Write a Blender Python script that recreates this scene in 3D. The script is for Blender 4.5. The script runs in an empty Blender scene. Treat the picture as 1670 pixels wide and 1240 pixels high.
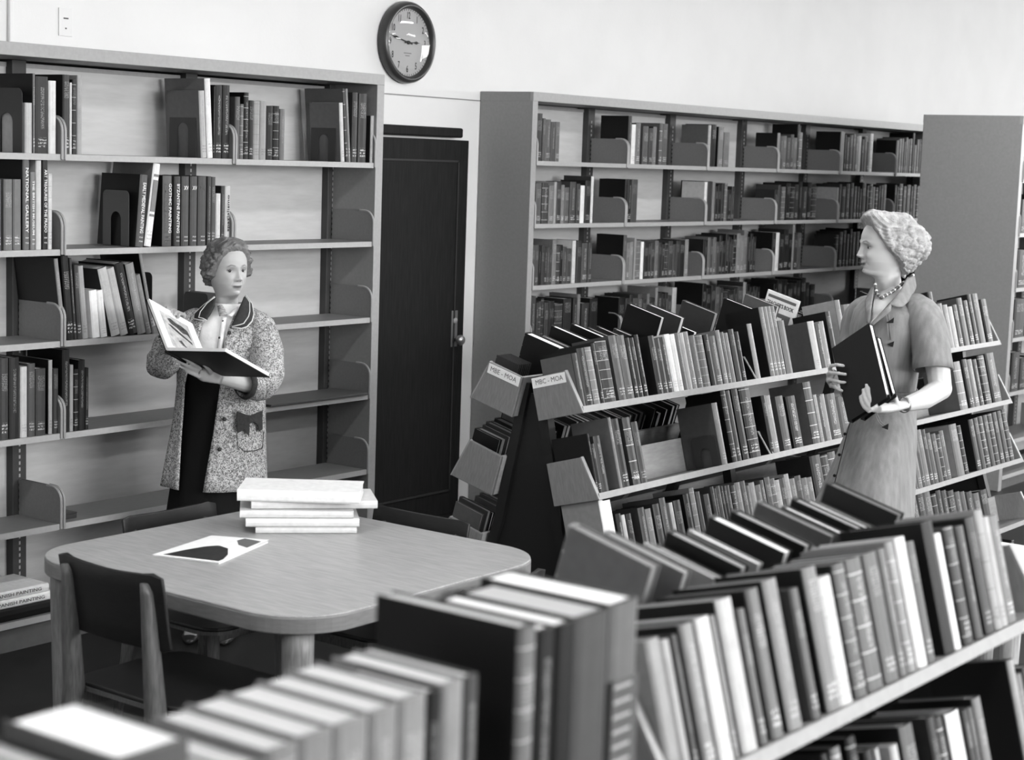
import bpy, math, random
import numpy as np
from mathutils import Vector, Matrix
random.seed(7)
R = math.radians
scn = bpy.context.scene
C = scn.collection

# ---------------------------------------------------------------- camera
CAM = Vector((-4.49842002, -5.57633819, 1.98024658))
def _axes(yaw, pitch, roll):
    cy, sy = math.cos(yaw), math.sin(yaw)
    f = Vector((sy*math.cos(pitch), cy*math.cos(pitch), -math.sin(pitch)))
    r = Vector((cy, -sy, 0)); u = r.cross(f)
    c, s = math.cos(roll), math.sin(roll)
    return c*r + s*u, -s*r + c*u, f
CR, CU, CF = _axes(R(53.20080858), R(7.08875292), R(1.93684955))
FPX = 2898.1707782663027                      # focal length in pixels of the 1670 wide frame
cam_d = bpy.data.cameras.new('camera'); cam = bpy.data.objects.new('camera', cam_d); C.objects.link(cam)
m = Matrix((CR, CU, -CF)).transposed().to_4x4(); m.translation = CAM; cam.matrix_world = m
cam_d.sensor_width = 36; cam_d.lens = FPX/1670*36; cam_d.clip_start = .05; cam_d.clip_end = 100
cam_d.dof.use_dof = True; cam_d.dof.focus_distance = 7.4; cam_d.dof.aperture_fstop = 4.7
scn.camera = cam
scn.view_settings.view_transform = 'Standard'; scn.view_settings.look = 'None'
scn.view_settings.exposure = 0.55; scn.view_settings.gamma = 1.0; scn.view_settings.use_curve_mapping = False

# ---------------------------------------------------------------- world and lights
w = bpy.data.worlds.new('world'); scn.world = w; w.use_nodes = True
w.node_tree.nodes['Background'].inputs[0].default_value = (.8, .8, .8, 1)
w.node_tree.nodes['Background'].inputs[1].default_value = .35
def area(name, loc, target, sx, sy, power):
    d = bpy.data.lights.new(name, 'AREA'); d.shape = 'RECTANGLE'; d.size = sx; d.size_y = sy; d.energy = power
    o = bpy.data.objects.new(name, d); C.objects.link(o); o.location = loc
    o.rotation_euler = (Vector(target)-Vector(loc)).to_track_quat('-Z', 'Y').to_euler()
    return o
area('daylight_front_window', (0.6, -9.6, 2.55), (0.2, 0, 1.2), 5.6, 1.5, 430)
area('daylight_side_window', (16.6, -5.4, 2.5), (1.0, -3.2, 1.2), 5.4, 1.8, 500)

# ---------------------------------------------------------------- pixel helpers (1670x1240 frame)
def _ray(x, y): return CF + CR*float((x-835)/FPX) + CU*float((620-y)/FPX)
def cp(x, y, D): return CAM + _ray(x, y)*float(D)                       # point at depth D
def onY(x, y, Y): d = _ray(x, y); return CAM + d*((Y-CAM.y)/d.y)
def onZ(x, y, Z): d = _ray(x, y); return CAM + d*((Z-CAM.z)/d.z)
def pj(P):
    d = Vector(P)-CAM; z = d.dot(CF)
    return 835+FPX*d.dot(CR)/z, 620-FPX*d.dot(CU)/z, z
def xat(px, Y, Z):                                               # X on the line (.,Y,Z) that shows at column px
    k = (px-835)/FPX; n = CR - k*CF
    return CAM.x - ((Y-CAM.y)*n.y + (Z-CAM.z)*n.z)/n.x
def alb(t): return max(.004, (.56+.36*min(1, max(0, (t-.3)/.5)))*t**2.2)

# ---------------------------------------------------------------- mesh helpers
class MB:
    def __init__(s): s.v = []; s.f = []; s.mi = []; s.col = []; s.uv = None
    def add(s, vs, fs, mi=0):
        o = len(s.v); s.v += [tuple(v) for v in vs]; s.f += [tuple(i+o for i in f) for f in fs]; s.mi += [mi]*len(fs); return o
    def box(s, x0, x1, y0, y1, z0, z1, mi=0, M=None):
        vs = [Vector((x, y, z)) for z in (z0, z1) for y in (y0, y1) for x in (x0, x1)]
        if M: vs = [M @ v for v in vs]
        s.add(vs, [(0,2,3,1),(4,5,7,6),(0,1,5,4),(2,6,7,3),(0,4,6,2),(1,3,7,5)], mi)
    def prism(s, poly, d0, d1, axis='Z', mi=0, M=None):            # polygon (2d) extruded along an axis
        n = len(poly)
        def mk(p, d):
            v = {'Z': (p[0], p[1], d), 'Y': (p[0], d, p[1]), 'X': (d, p[0], p[1])}[axis]
            v = Vector(v); return M @ v if M else v
        vs = [mk(p, d0) for p in poly]+[mk(p, d1) for p in poly]
        fs = [(i, (i+1) % n, n+(i+1) % n, n+i) for i in range(n)]+[tuple(range(n-1, -1, -1)), tuple(range(n, 2*n))]
        s.add(vs, fs, mi)
    def loft(s, rings, closed=True, caps=True, mi=0):
        n = len(rings[0]); o = len(s.v)
        s.v += [tuple(p) for r in rings for p in r]
        for i in range(len(rings)-1):
            for j in range(n if closed else n-1):
                a, b = o+i*n+j, o+i*n+(j+1) % n
                s.f.append((a, b, b+n, a+n)); s.mi.append(mi)
        if caps and closed:
            s.f.append(tuple(o+j for j in range(n-1, -1, -1))); s.mi.append(mi)
            k = o+(len(rings)-1)*n; s.f.append(tuple(k+j for j in range(n))); s.mi.append(mi)
    def tube(s, pts, rad, n=10, flat=None, mi=0, caps=True, up=None):   # round tube along pts; rad number or list; flat = ratio across 'up'
        pts = [Vector(p) for p in pts]
        if not isinstance(rad, (list, tuple)): rad = [rad]*len(pts)
        rings = []; u = Vector(up) if up is not None else None
        for i, p in enumerate(pts):
            t = (pts[min(i+1, len(pts)-1)]-pts[max(i-1, 0)]).normalized()
            if u is None: u = t.orthogonal().normalized()
            a = (u - t*u.dot(t)).normalized(); b = t.cross(a); u = a
            r = rad[i]; fl = flat if flat is not None else 1
            rings.append([p + a*(r*fl*math.cos(2*math.pi*k/n)) + b*(r*math.sin(2*math.pi*k/n)) for k in range(n)])
        s.loft(rings, True, caps, mi)
    def lathe(s, prof, n=24, M=None, mi=0):                          # (r,z) profile round Z
        rings = [[(M or Matrix()) @ Vector((r*math.cos(2*math.pi*k/n), r*math.sin(2*math.pi*k/n), z)) for k in range(n)] for r, z in prof]
        s.loft(rings, True, True, mi)
    def ball(s, c, rx, ry=None, rz=None, n=12, M=None, mi=0):
        ry = ry or rx; rz = rz or rx; c = Vector(c)
        rings = []
        for i in range(1, n):
            th = math.pi*i/n
            ring = [Vector((rx*math.sin(th)*math.cos(2*math.pi*k/(2*n)), ry*math.sin(th)*math.sin(2*math.pi*k/(2*n)), -rz*math.cos(th))) for k in range(2*n)]
            rings.append([c + ((M.to_3x3() @ q) if M else q) for q in ring])
        s.loft(rings, True, True, mi)
    def mesh(s, name, mats, smooth=False):
        me = bpy.data.meshes.new(name); me.from_pydata(s.v, [], s.f)
        for m_ in (mats if isinstance(mats, (list, tuple)) else [mats]): me.materials.append(m_)
        if any(s.mi): me.polygons.foreach_set('material_index', s.mi)
        if smooth: me.polygons.foreach_set('use_smooth', [True]*len(s.f))
        me.validate(); me.update(); return me
    def obj(s, name, mats, parent=None, smooth=False, bevel=0, seg=2):
        return link(name, s.mesh(name, mats, smooth), parent, bevel, seg)
def link(name, me, parent=None, bevel=0, seg=2):
    o = bpy.data.objects.new(name, me); C.objects.link(o)
    if parent: o.parent = parent
    if bevel:
        b = o.modifiers.new('bevel', 'BEVEL'); b.width = bevel; b.segments = seg; b.limit_method = 'ANGLE'; b.angle_limit = R(40)
    return o
def empty(name, loc=(0, 0, 0), rz=0):
    o = bpy.data.objects.new(name, None); C.objects.link(o); o.location = loc; o.rotation_euler = (0, 0, rz); o.empty_display_size = .1
    return o
def tag(o, label=None, cat=None, group=None, kind=None):
    if label: o['label'] = label
    if cat: o['category'] = cat
    if group: o['group'] = group
    if kind: o['kind'] = kind
    return o
def copy_tree(o, parent=None):
    c = o.copy(); C.objects.link(c)
    if parent: c.parent = parent
    for ch in list(o.children): copy_tree(ch, c)
    return c
def smooth_angle(o, a=35):
    me = o.data
    me.polygons.foreach_set('use_smooth', [True]*len(me.polygons))
    try: me.set_sharp_from_angle(angle=R(a))
    except Exception: pass
    return o
def text_mesh(name, body, size, mat, parent, M, width=None, thick=.0004, bold=0, xs=1.0):
    cu = bpy.data.curves.new(name, 'FONT'); cu.body = body; cu.size = 1; cu.align_x = 'CENTER'; cu.align_y = 'CENTER'
    cu.resolution_u = 2; cu.extrude = .02; cu.offset = bold
    t = bpy.data.objects.new(name, cu); C.objects.link(t)
    dg = bpy.context.evaluated_depsgraph_get(); me = bpy.data.meshes.new_from_object(t.evaluated_get(dg))
    bpy.data.objects.remove(t); bpy.data.curves.remove(cu)
    n = len(me.vertices); co = np.empty(n*3); me.vertices.foreach_get('co', co); co = co.reshape(-1, 3)
    wd = co[:, 0].max()-co[:, 0].min(); sx = size*xs if width is None else width/wd
    co[:, 0] *= sx; co[:, 1] *= size; co[:, 2] = np.where(co[:, 2] > 0, thick, 0.0)
    me.vertices.foreach_set('co', co.ravel()); me.update(); me.name = name
    me.materials.clear(); me.materials.append(mat)
    o = bpy.data.objects.new(name, me); C.objects.link(o)
    if parent: o.parent = parent
    o.matrix_local = M
    return o
def frame(o, x, y, z):                                            # matrix from origin and axes
    M = Matrix((Vector(x), Vector(y), Vector(z))).transposed().to_4x4(); M.translation = Vector(o); return M

# ---------------------------------------------------------------- materials (a black-and-white photograph: neutral greys)
def mat(name, g, rough=.55, spec=.4, noise=0, nscale=30, bump=0, bscale=200, metal=0, stretch=None, coat=0):
    m_ = bpy.data.materials.new(name); m_.use_nodes = True; nt = m_.node_tree; b = nt.nodes['Principled BSDF']
    b.inputs['Base Color'].default_value = (g, g, g, 1); b.inputs['Roughness'].default_value = rough
    b.inputs['Specular IOR Level'].default_value = spec; b.inputs['Metallic'].default_value = metal
    if coat: b.inputs['Coat Weight'].default_value = coat; b.inputs['Coat Roughness'].default_value = .15
    if noise or bump:
        tc = nt.nodes.new('ShaderNodeTexCoord'); mp = nt.nodes.new('ShaderNodeMapping'); nt.links.new(tc.outputs['Object'], mp.inputs[0])
        if stretch: mp.inputs['Scale'].default_value = stretch
    if noise:
        n = nt.nodes.new('ShaderNodeTexNoise'); n.inputs['Scale'].default_value = nscale; n.inputs['Detail'].default_value = 5
        nt.links.new(mp.outputs[0], n.inputs[0])
        r = nt.nodes.new('ShaderNodeMapRange'); r.inputs[1].default_value = .3; r.inputs[2].default_value = .7
        r.inputs[3].default_value = g*(1-noise); r.inputs[4].default_value = min(1, g*(1+noise))
        nt.links.new(n.outputs[0], r.inputs[0]); nt.links.new(r.outputs[0], b.inputs['Base Color'])
    if bump:
        n2 = nt.nodes.new('ShaderNodeTexNoise'); n2.inputs['Scale'].default_value = bscale; nt.links.new(mp.outputs[0], n2.inputs[0])
        bp = nt.nodes.new('ShaderNodeBump'); bp.inputs['Strength'].default_value = bump; bp.inputs['Distance'].default_value = .01
        nt.links.new(n2.outputs[0], bp.inputs['Height']); nt.links.new(bp.outputs[0], b.inputs['Normal'])
    return m_
M_ = {}
M_['wall'] = mat('wall_plaster', .68, .9, .1, .025, 3, .05, 60)
M_['ceiling'] = mat('ceiling_plaster', .75, .9, .1)
M_['floor'] = mat('floor_linoleum', .018, .5, .2, .2, 5)
M_['steel'] = mat('grey_enamel_steel', .30, .5, .35, .05, 60, .03, 400)
M_['steel_panel'] = mat('grey_enamel_end_panel', .24, .55, .3, .05, 70, .03, 400)
M_['shelf'] = mat('shelf_enamel', .36, .45, .4, .05, 50)
M_['shelf_board'] = mat('shelf_board_enamel', .17, .5, .3, .06, 40)
M_['back'] = mat('pale_back_panel', .50, .6, .25, .06, 8, stretch=(1, 1, 6))
M_['post'] = mat('dark_upright', .05, .5, .3)
M_['slot'] = mat('slot_dark', .01, .8, .1)
M_['plate'] = mat('shelf_end_plate', .17, .5, .35, .06, 90)
M_['plate_edge'] = mat('plate_rolled_edge', .30, .35, .5)
M_['bookend'] = mat('dark_bookend_steel', .03, .45, .4)
M_['bookend_g'] = mat('grey_bookend_steel', .075, .5, .35)
M_['dark_wood'] = mat('dark_door_wood', .012, .6, .12, .3, 12, stretch=(8, 8, .6))
M_['table'] = mat('pale_table_wood', .33, .34, .4, .2, 16, .03, 60, stretch=(9, .7, 9))
M_['edge_wood'] = mat('table_edge_wood', .17, .45, .35, .12, 20, stretch=(1, 1, 6))
M_['leg_wood'] = mat('leg_wood', .19, .42, .4, .25, 22, stretch=(8, 8, .8))
M_['chair_dark'] = mat('dark_chair_plywood', .010, .42, .45, .3, 14, stretch=(2, 10, 10))
M_['chair_wood'] = mat('chair_frame_wood', .085, .42, .4, .35, 26, stretch=(8, 8, .8))
M_['rack'] = mat('rack_grey_wood', .19, .55, .3, .12, 28, stretch=(6, 6, 1))
M_['rack_edge'] = mat('rack_pale_edge', .28, .5, .3, .06, 40)
M_['rack_back'] = mat('rack_backboard', .34, .55, .3, .10, 20, stretch=(1, 6, 6))
M_['rack_dark'] = mat('rack_dark_frame', .012, .5, .3)
M_['white'] = mat('white_paper', .80, .8, .15, .03, 40)
M_['black_ink'] = mat('black_ink', .012, .7, .2)
M_['grey_ink'] = mat('grey_ink', .12, .7, .2)
M_['pale_ink'] = mat('pale_lettering', .72, .6, .3)
M_['brass'] = mat('dull_metal', .35, .3, .5, metal=.8)
M_['clock_case'] = mat('clock_dark_case', .03, .3, .5)
M_['clock_face'] = mat('clock_face', .34, .6, .2)
def thin_glass(name):
    m_ = bpy.data.materials.new(name); m_.use_nodes = True; nt = m_.node_tree; N = nt.nodes; nt.nodes.remove(N['Principled BSDF'])
    t = N.new('ShaderNodeBsdfTransparent'); g = N.new('ShaderNodeBsdfGlossy'); g.inputs['Roughness'].default_value = .02; x = N.new('ShaderNodeMixShader'); x.inputs[0].default_value = .035
    nt.links.new(t.outputs[0], x.inputs[1]); nt.links.new(g.outputs[0], x.inputs[2]); nt.links.new(x.outputs[0], N['Material Output'].inputs[0]); return m_
M_['glass'] = thin_glass('clock_glass')
def emit(name, s):
    m_ = bpy.data.materials.new(name); m_.use_nodes = True; nt = m_.node_tree; nt.nodes.remove(nt.nodes['Principled BSDF'])
    e = nt.nodes.new('ShaderNodeEmission'); e.inputs[1].default_value = s; nt.links.new(e.outputs[0], nt.nodes['Material Output'].inputs[0]); return m_
M_['tube_light'] = emit('lamp_diffuser', 27.0)

def attr_mat(name, kind):
    """book materials: tone and seed come from face attributes, lettering from the UV of the spine"""
    m_ = bpy.data.materials.new(name); m_.use_nodes = True; nt = m_.node_tree; N = nt.nodes; L = nt.links; b = N['Principled BSDF']
    def at(n): a = N.new('ShaderNodeAttribute'); a.attribute_name = n; return a.outputs['Fac']
    def mth(op, a, c=None, d=None):
        x = N.new('ShaderNodeMath'); x.operation = op
        for i, q in enumerate((a, c, d)):
            if q is None: continue
            if isinstance(q, (int, float)): x.inputs[i].default_value = q
            else: L.new(q, x.inputs[i])
        return x.outputs[0]
    tone = at('tone'); seed = at('seed')
    tc = N.new('ShaderNodeTexCoord')
    nz = N.new('ShaderNodeTexNoise'); nz.inputs['Scale'].default_value = 45; nz.inputs['Detail'].default_value = 4; L.new(tc.outputs['Object'], nz.inputs[0])
    wear = mth('MULTIPLY_ADD', nz.outputs[0], .34, .83)
    val = mth('MULTIPLY', tone, wear)
    b.inputs['Roughness'].default_value = .5; b.inputs['Specular IOR Level'].default_value = .3
    if kind == 'spine':
        uv = N.new('ShaderNodeUVMap'); uv.uv_map = 'UVMap'; sp = N.new('ShaderNodeSeparateXYZ'); L.new(uv.outputs[0], sp.inputs[0]); u, v = sp.outputs[0], sp.outputs[1]
        def rng(k): return mth('FRACT', mth('MULTIPLY', seed, k))
        def band(x, a, c): return mth('MULTIPLY', mth('GREATER_THAN', x, a), mth('LESS_THAN', x, c))
        def letters(su, sv, th):
            cb = N.new('ShaderNodeCombineXYZ'); L.new(mth('MULTIPLY', u, su), cb.inputs[0]); L.new(mth('MULTIPLY', v, sv), cb.inputs[1]); L.new(mth('MULTIPLY', seed, 91.7), cb.inputs[2])
            n = N.new('ShaderNodeTexNoise'); n.inputs['Scale'].default_value = 1; n.inputs['Detail'].default_value = 1; L.new(cb.outputs[0], n.inputs[0])
            return mth('GREATER_THAN', n.outputs[0], th)
        mid = band(u, .16, .84)
        rows = mth('GREATER_THAN', mth('SINE', mth('MULTIPLY', v, 300)), -.1)
        a0 = mth('MULTIPLY_ADD', rng(3.1), .12, .58)
        title = mth('MULTIPLY', mth('MULTIPLY', band(mth('SUBTRACT', v, a0), 0, .22), rows), mth('MULTIPLY', letters(14, 110, .5), mth('GREATER_THAN', rng(7.7), .35)))
        vt = mth('MULTIPLY', mth('MULTIPLY', band(u, .36, .64), band(v, .32, .86)), mth('MULTIPLY', letters(9, 120, .52), mth('LESS_THAN', rng(7.7), .30)))
        call = mth('MULTIPLY', mth('MULTIPLY', band(v, .08, .21), mth('GREATER_THAN', mth('SINE', mth('MULTIPLY', v, 150)), -.2)), mth('MULTIPLY', letters(7, 62, .46), mth('GREATER_THAN', rng(5.3), .22)))
        v2 = mth('FRACT', mth('MULTIPLY', v, mth('MULTIPLY_ADD', rng(2.9), 3, 4.2)))
        rules = mth('MULTIPLY', band(v2, .45, .505), mth('GREATER_THAN', rng(11.3), .86))
        ink = mth('MULTIPLY', mid, mth('MAXIMUM', mth('MULTIPLY', mth('MAXIMUM', title, vt), .6), mth('MULTIPLY', call, 1.25)))
        ink = mth('MINIMUM', mth('MAXIMUM', ink, rules), 1)
        light = mth('GREATER_THAN', tone, .20)
        inkv = mth('SUBTRACT', mth('MULTIPLY_ADD', rng(13.7), .35, .38), mth('MULTIPLY', light, .62))
        inkv = mth('MAXIMUM', inkv, .03)
        k = mth('MULTIPLY', ink, mth('MULTIPLY_ADD', light, -.28, .58))
        val = mth('ADD', mth('MULTIPLY', val, mth('SUBTRACT', 1, k)), mth('MULTIPLY', inkv, k))
    if kind == 'page':
        wv = N.new('ShaderNodeTexNoise'); wv.inputs['Scale'].default_value = 1; mp = N.new('ShaderNodeMapping'); mp.inputs['Scale'].default_value = (700, 8, 8)
        L.new(tc.outputs['Object'], mp.inputs[0]); L.new(mp.outputs[0], wv.inputs[0])
        val = mth('MULTIPLY', tone, mth('MULTIPLY_ADD', wv.outputs[0], .5, .72)); b.inputs['Roughness'].default_value = .9; b.inputs['Specular IOR Level'].default_value = .05
    cb = N.new('ShaderNodeCombineColor')
    for i in range(3): L.new(val, cb.inputs[i])
    L.new(cb.outputs[0], b.inputs['Base Color'])
    return m_
M_['cloth'] = attr_mat('book_cloth', 'cloth'); M_['spine'] = attr_mat('book_spine', 'spine'); M_['page'] = attr_mat('book_pages', 'page')
# ---------------------------------------------------------------- the room
WY = .593                                                          # plane of the back wall
def struct(name, mb, m_, parent=None, **k): return tag(mb.obj(name, m_, parent, **k), kind='structure') if not parent else mb.obj(name, m_, parent, **k)
X0, X1, YF, HC = -8.0, 17.0, -9.8, 3.55
q = MB(); q.box(X0, X1, YF, WY+.1, -.1, 0); struct('floor', q, M_['floor'])
q = MB(); q.box(X0, X1, YF, WY+.1, HC, HC+.1); struct('ceiling', q, M_['ceiling'])
q = MB(); q.box(X0, X1, WY, WY+.1, 0, HC); wall_back = struct('wall_back', q, M_['wall'])
q = MB(); q.box(X0-.1, X0, YF, WY+.1, 0, HC); struct('wall_left', q, M_['wall'])
q = MB(); q.box(X1, X1+.1, YF, WY+.1, 0, HC); struct('wall_right', q, M_['wall'])
q = MB(); q.box(X0, X1, YF-.1, YF, 0, HC); struct('wall_front', q, M_['wall'])
q = MB(); q.box(X0, X1, WY-.004, WY, 2.292, 2.298); struct('trim_1', q, mat('wall_joint', .22, .8))          # thin joint line along the wall
q = MB(); q.box(.188, .21, WY-.02, WY, 2.2, HC); struct('trim_2', q, M_['wall'], bevel=.006)                   # surface conduit
# door in the back wall
DX0, DX1, DZ = 2.32, 3.215, 2.072
door = tag(empty('door_1', (DX0, WY, 0)), kind='structure')
q = MB(); q.box(0, DX1-DX0, -.05, 0, 0, DZ); q.obj('door_slab', M_['dark_wood'], door, bevel=.004)
q = MB()
q.prism([(.10, .14), (DX1-DX0-.10, .14), (DX1-DX0-.10, DZ-.12), (.10, DZ-.12)], -.053, -.05, 'Y')
q.obj('door_panel', M_['dark_wood'], door)
q = MB()
for a in ((.09, .13, .10, DZ-.11), (DX1-DX0-.10, .13, DX1-DX0-.09, DZ-.11)): q.box(a[0], a[2], -.060, -.05, a[1], a[3])
q.box(.09, DX1-DX0-.09, -.060, -.05, DZ-.12, DZ-.11); q.box(.09, DX1-DX0-.09, -.060, -.05, .13, .14)
q.obj('panel_moulding', mat('door_moulding', .03, .5, .2), door)
q = MB(); q.box(0, DX1-DX0-.075, -.07, -.0, DZ+.012, DZ+.065); q.obj('door_head', M_['dark_wood'], door, bevel=.01)
hx, hz = 3.128-DX0, 1.04
q = MB(); q.box(hx-.026, hx+.026, -.056, -.05, hz-.1, hz+.1); pl = q.obj('handle_plate', M_['brass'], door, bevel=.002)
q = MB(); Mk = Matrix.Translation((hx+.004, -.056, hz-.06)) @ Matrix.Rotation(R(90), 4, 'X')
q.lathe([(.012, 0), (.010, .02), (.026, .03), (.029, .045), (.022, .058), (.004, .062)], 20, Mk); q.obj('door_knob', M_['brass'], door, True)
q = MB(); Mk = Matrix.Translation((hx, -.056, hz+.045)) @ Matrix.Rotation(R(90), 4, 'X')
q.lathe([(.017, 0), (.016, .008), (.004, .01)], 18, Mk); q.obj('keyhole_cylinder', M_['plate_edge'], door, True)
# switch plate on the wall
sw = tag(empty('switch_plate', (.487, WY, 2.435)), 'small white switch plate on the wall above the left bookcase', 'switch')
q = MB(); q.box(-.036, .036, -.006, 0, 0, .118); q.obj('plate', M_['wall'], sw, bevel=.002)
q = MB(); q.box(-.012, .012, -.009, -.006, .072, .078); q.box(-.003, .003, -.009, -.006, .030, .036); q.obj('switch_slot', M_['grey_ink'], sw)
# ceiling lamps
k = 0
for y in (-2.2, -5.0, -7.8):
    for x in (-5.4, -1.8, 1.8, 5.4, 9.0):
        q = MB(); q.prism([(-.14, 0), (.14, 0), (.09, .07), (-.09, .07)], -.62, .62, 'X')
        if k == 0: hm, dm = q.mesh('housing', M_['wall']), None
        if k == 0:
            q = MB(); q.prism([(-.11, -.03), (.11, -.03), (.13, 0), (-.13, 0)], -.6, .6, 'X'); dm = q.mesh('diffuser', M_['tube_light'])
        e = tag(empty('ceiling_light', (x, y, HC-.07)), f"white fluorescent ceiling light, {('first','second','third','fourth','fifth')[k%5]} from left in the {('back','middle','front')[k//5]} row", 'lamp', 'fluorescent ceiling lights')
        link('housing', hm, e); link('diffuser', dm, e); k += 1

# ---------------------------------------------------------------- wall clock
CY = WY; ck = tag(empty('wall_clock', (2.697, CY, 2.566)), 'round dark-rimmed wall clock with numbered face above the door', 'clock')
Mc = Matrix.Rotation(R(90), 4, 'X')
q = MB(); q.lathe([(.205, 0), (.213, .02), (.209, .045), (.196, .062), (.180, .058), (.174, .040), (.174, .03)], 56, Mc); q.obj('clock_case', M_['clock_case'], ck, True)
q = MB(); q.lathe([(.178, .028), (.176, .032)], 56, Mc); face = q.obj('clock_dial', M_['clock_face'], ck)
for i in range(1, 13):
    a = R(90-30*i); text_mesh('numeral', str(i), .050, M_['black_ink'], face, frame((.138*math.cos(a), -.0325, .138*math.sin(a)), (1, 0, 0), (0, 0, 1), (0, -1, 0)), xs=.62, bold=.012)
q = MB()
for i in range(60):
    a = 2*math.pi*i/60; Mt = Matrix.Rotation(-a, 4, 'Y')
    q.box(-.0012, .0012, -.0335, -.032, .164, .172, M=Mt)
o = q.obj('minute_track', M_['black_ink'], face)
def hand(name, L_, ang, wd, y):
    q = MB(); q.prism([(-wd, -.03), (wd, -.03), (wd*.5, L_*.5), (wd*1.9, L_*.62), (wd*1.9, L_*.68), (wd*.4, L_*.8), (0, L_), (-wd*.4, L_*.8), (-wd*1.9, L_*.68), (-wd*1.9, L_*.62), (-wd*.5, L_*.5)], y-.0015, y, 'Y', M=Matrix.Rotation(R(ang), 4, 'Y'))
    q.obj(name, M_['black_ink'], ck)
hand('hour_hand', .098, 82+6, .004, -.036); hand('minute_hand', .158, 282, .0035, -.039)
q = MB(); q.lathe([(.010, .034), (.009, .043)], 16, Mc); q.obj('hand_hub', M_['black_ink'], ck)
for zz, ww in ((-.055, .06), (-.068, .035)):
    q = MB(); q.box(-ww/2, ww/2, -.0328, -.0318, zz-.002, zz+.002); q.obj('dial_line', M_['grey_ink'], face)
q = MB()
prof = [(.176*math.sin(a), .043+.022*math.cos(a)/1.0) for a in [R(90-9*i) for i in range(10)]]; q.loft([[Mc @ Vector(((r_+1e-4)*math.cos(2*math.pi*k/64), (r_+1e-4)*math.sin(2*math.pi*k/64), z_)) for k in range(64)] for r_, z_ in prof+[(0, .065)]], True, False); q.obj('clock_glass', M_['glass'], ck, True)

# ---------------------------------------------------------------- steel bookcases
BAY = .914; M_['kick'] = mat('kick_plate_shaded', .11, .6, .2, .06, 30)  # shadow near the floor is put into the kick plate's darker tone
def plate_mesh(depth, h, th=.004):
    q = MB(); r_ = .055
    pts = [(depth, -.018), (depth, h), (r_, h)]+[(r_-r_*math.sin(a), h-r_+r_*math.cos(a)) for a in [R(15*i) for i in range(1, 7)]]+[(0, -.018)]
    q.prism(pts, -th/2, th/2, 'X', 0)
    edge = [(r_*1.6, h)]+[(r_, h)]+[(r_-r_*math.sin(a), h-r_+r_*math.cos(a)) for a in [R(15*i) for i in range(1, 7)]]+[(0, .0), (0, -.02)]
    q.tube([(0, y_, z_) for y_, z_ in edge], .0055, 6, mi=1)
    return q.mesh('end_plate', [M_['plate'], M_['plate_edge']])
def shelf_mesh(w_, d, g=.012):
    q = MB(); q.box(g, w_-g, .006, d, -.012, 0); q.box(g, w_-g, 0, .006, -.024, .0002, 1); q.box(g, w_-g, d-.006, d, -.024, -.001)
    return q.mesh('shelf', [M_['shelf_board'], M_['shelf']])
def bookcase(label, xl, nb, yf, depth, rows, base, top, capl, capr, sd=.262, both=False):
    """xl = first seam; capl/capr = width of a closing side panel"""
    bc = tag(empty('bookcase', (xl, yf, 0)), label, 'bookcase'); W = nb*BAY
    for side, cw in ((0, capl), (1, capr)):
        if not cw: continue
        q = MB(); a = -cw if side == 0 else W
        q.box(a, a+cw, 0, depth, 0, top-.048)
        q.obj('side_panel', [M_['steel_panel']], bc, bevel=.004)
        q = MB(); q.box(a-.0005, a+cw+.0005, -.002, 0.001, 0, top-.048); q.obj('side_panel_front', M_['steel'], bc)
    q = MB(); q.box(-capl, W+capr, -.004, .02, top-.05, top); q.obj('top_fascia', M_['steel'], bc, bevel=.002)
    q = MB(); q.box(-capl, W+capr, .02, depth, top-.05, top); q.obj('top_board', M_['steel_panel'], bc)
    q = MB(); q.box(0, W, .02, .03, 0, base-.03); q.obj('kick_plate', M_['kick'], bc)
    pm = [plate_mesh(sd, .145)]; sm = shelf_mesh(BAY, sd)
    sides = [(0, 1)]+([(depth, -1)] if both else [])
    mid = depth/2 if both else sd+.045
    for i in range(nb):
        q = MB(); q.box(i*BAY+.03, (i+1)*BAY-.03, mid, mid+.012, base, top-.06); q.obj('back_panel', M_['back'], bc)
        q = MB(); q.box(i*BAY+.03, (i+1)*BAY-.03, mid-.004, mid, top-.078, top-.06); q.obj('back_panel_rail', M_['steel'], bc)
    for i in range(nb+1):
        q = MB(); x = i*BAY; q.box(x-.034, x+.034, mid-.04, mid+.04, 0, top-.05)
        po = q.obj('upright_post', M_['post'], bc, bevel=.003)
        q = MB()
        for sgn in (-1, 1):
            for j in range(int((top-.3)/.0254)): q.box(x-.004, x+.004, mid-.0405 if sgn < 0 else mid+.040, mid-.040 if sgn < 0 else mid+.0405, .2+j*.0254, .2+j*.0254+.014)
        tag(q.obj('slots', M_['shelf'], po), kind='stuff')
    for (yo, sg) in sides:
        for z in list(rows)+[base]:
            for i in range(nb):
                s_ = link('shelf', sm, bc); s_.location = (i*BAY if sg > 0 else (i+1)*BAY, yo, z); s_.rotation_euler = (0, 0, 0 if sg > 0 else math.pi)
                if z > base+.01:
                    for e_ in (.0075, BAY-.0075):
                        p_ = link('end_plate', pm[0], s_); p_.location = (e_, -.004, 0)
    return bc
ROW1 = (1.94, 1.571, 1.211, .844, .48); BASE1 = .122
bookcase('long grey steel bookcase with half-empty shelves behind the woman in the floral coat', -2*BAY, 4, 0.0, .585, ROW1, BASE1, 2.353, .045, .048)
ROW2 = (1.974, 1.629, 1.287, .945, .60); D2 = .227
bookcase('grey steel bookcase full of books along the wall right of the door', 3.408, 6, D2, .362, ROW2, .12, 2.347, .045, .045)
ROW3 = (1.963, 1.626, 1.283, .967, .622, .31)
Y3 = -1.425
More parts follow.
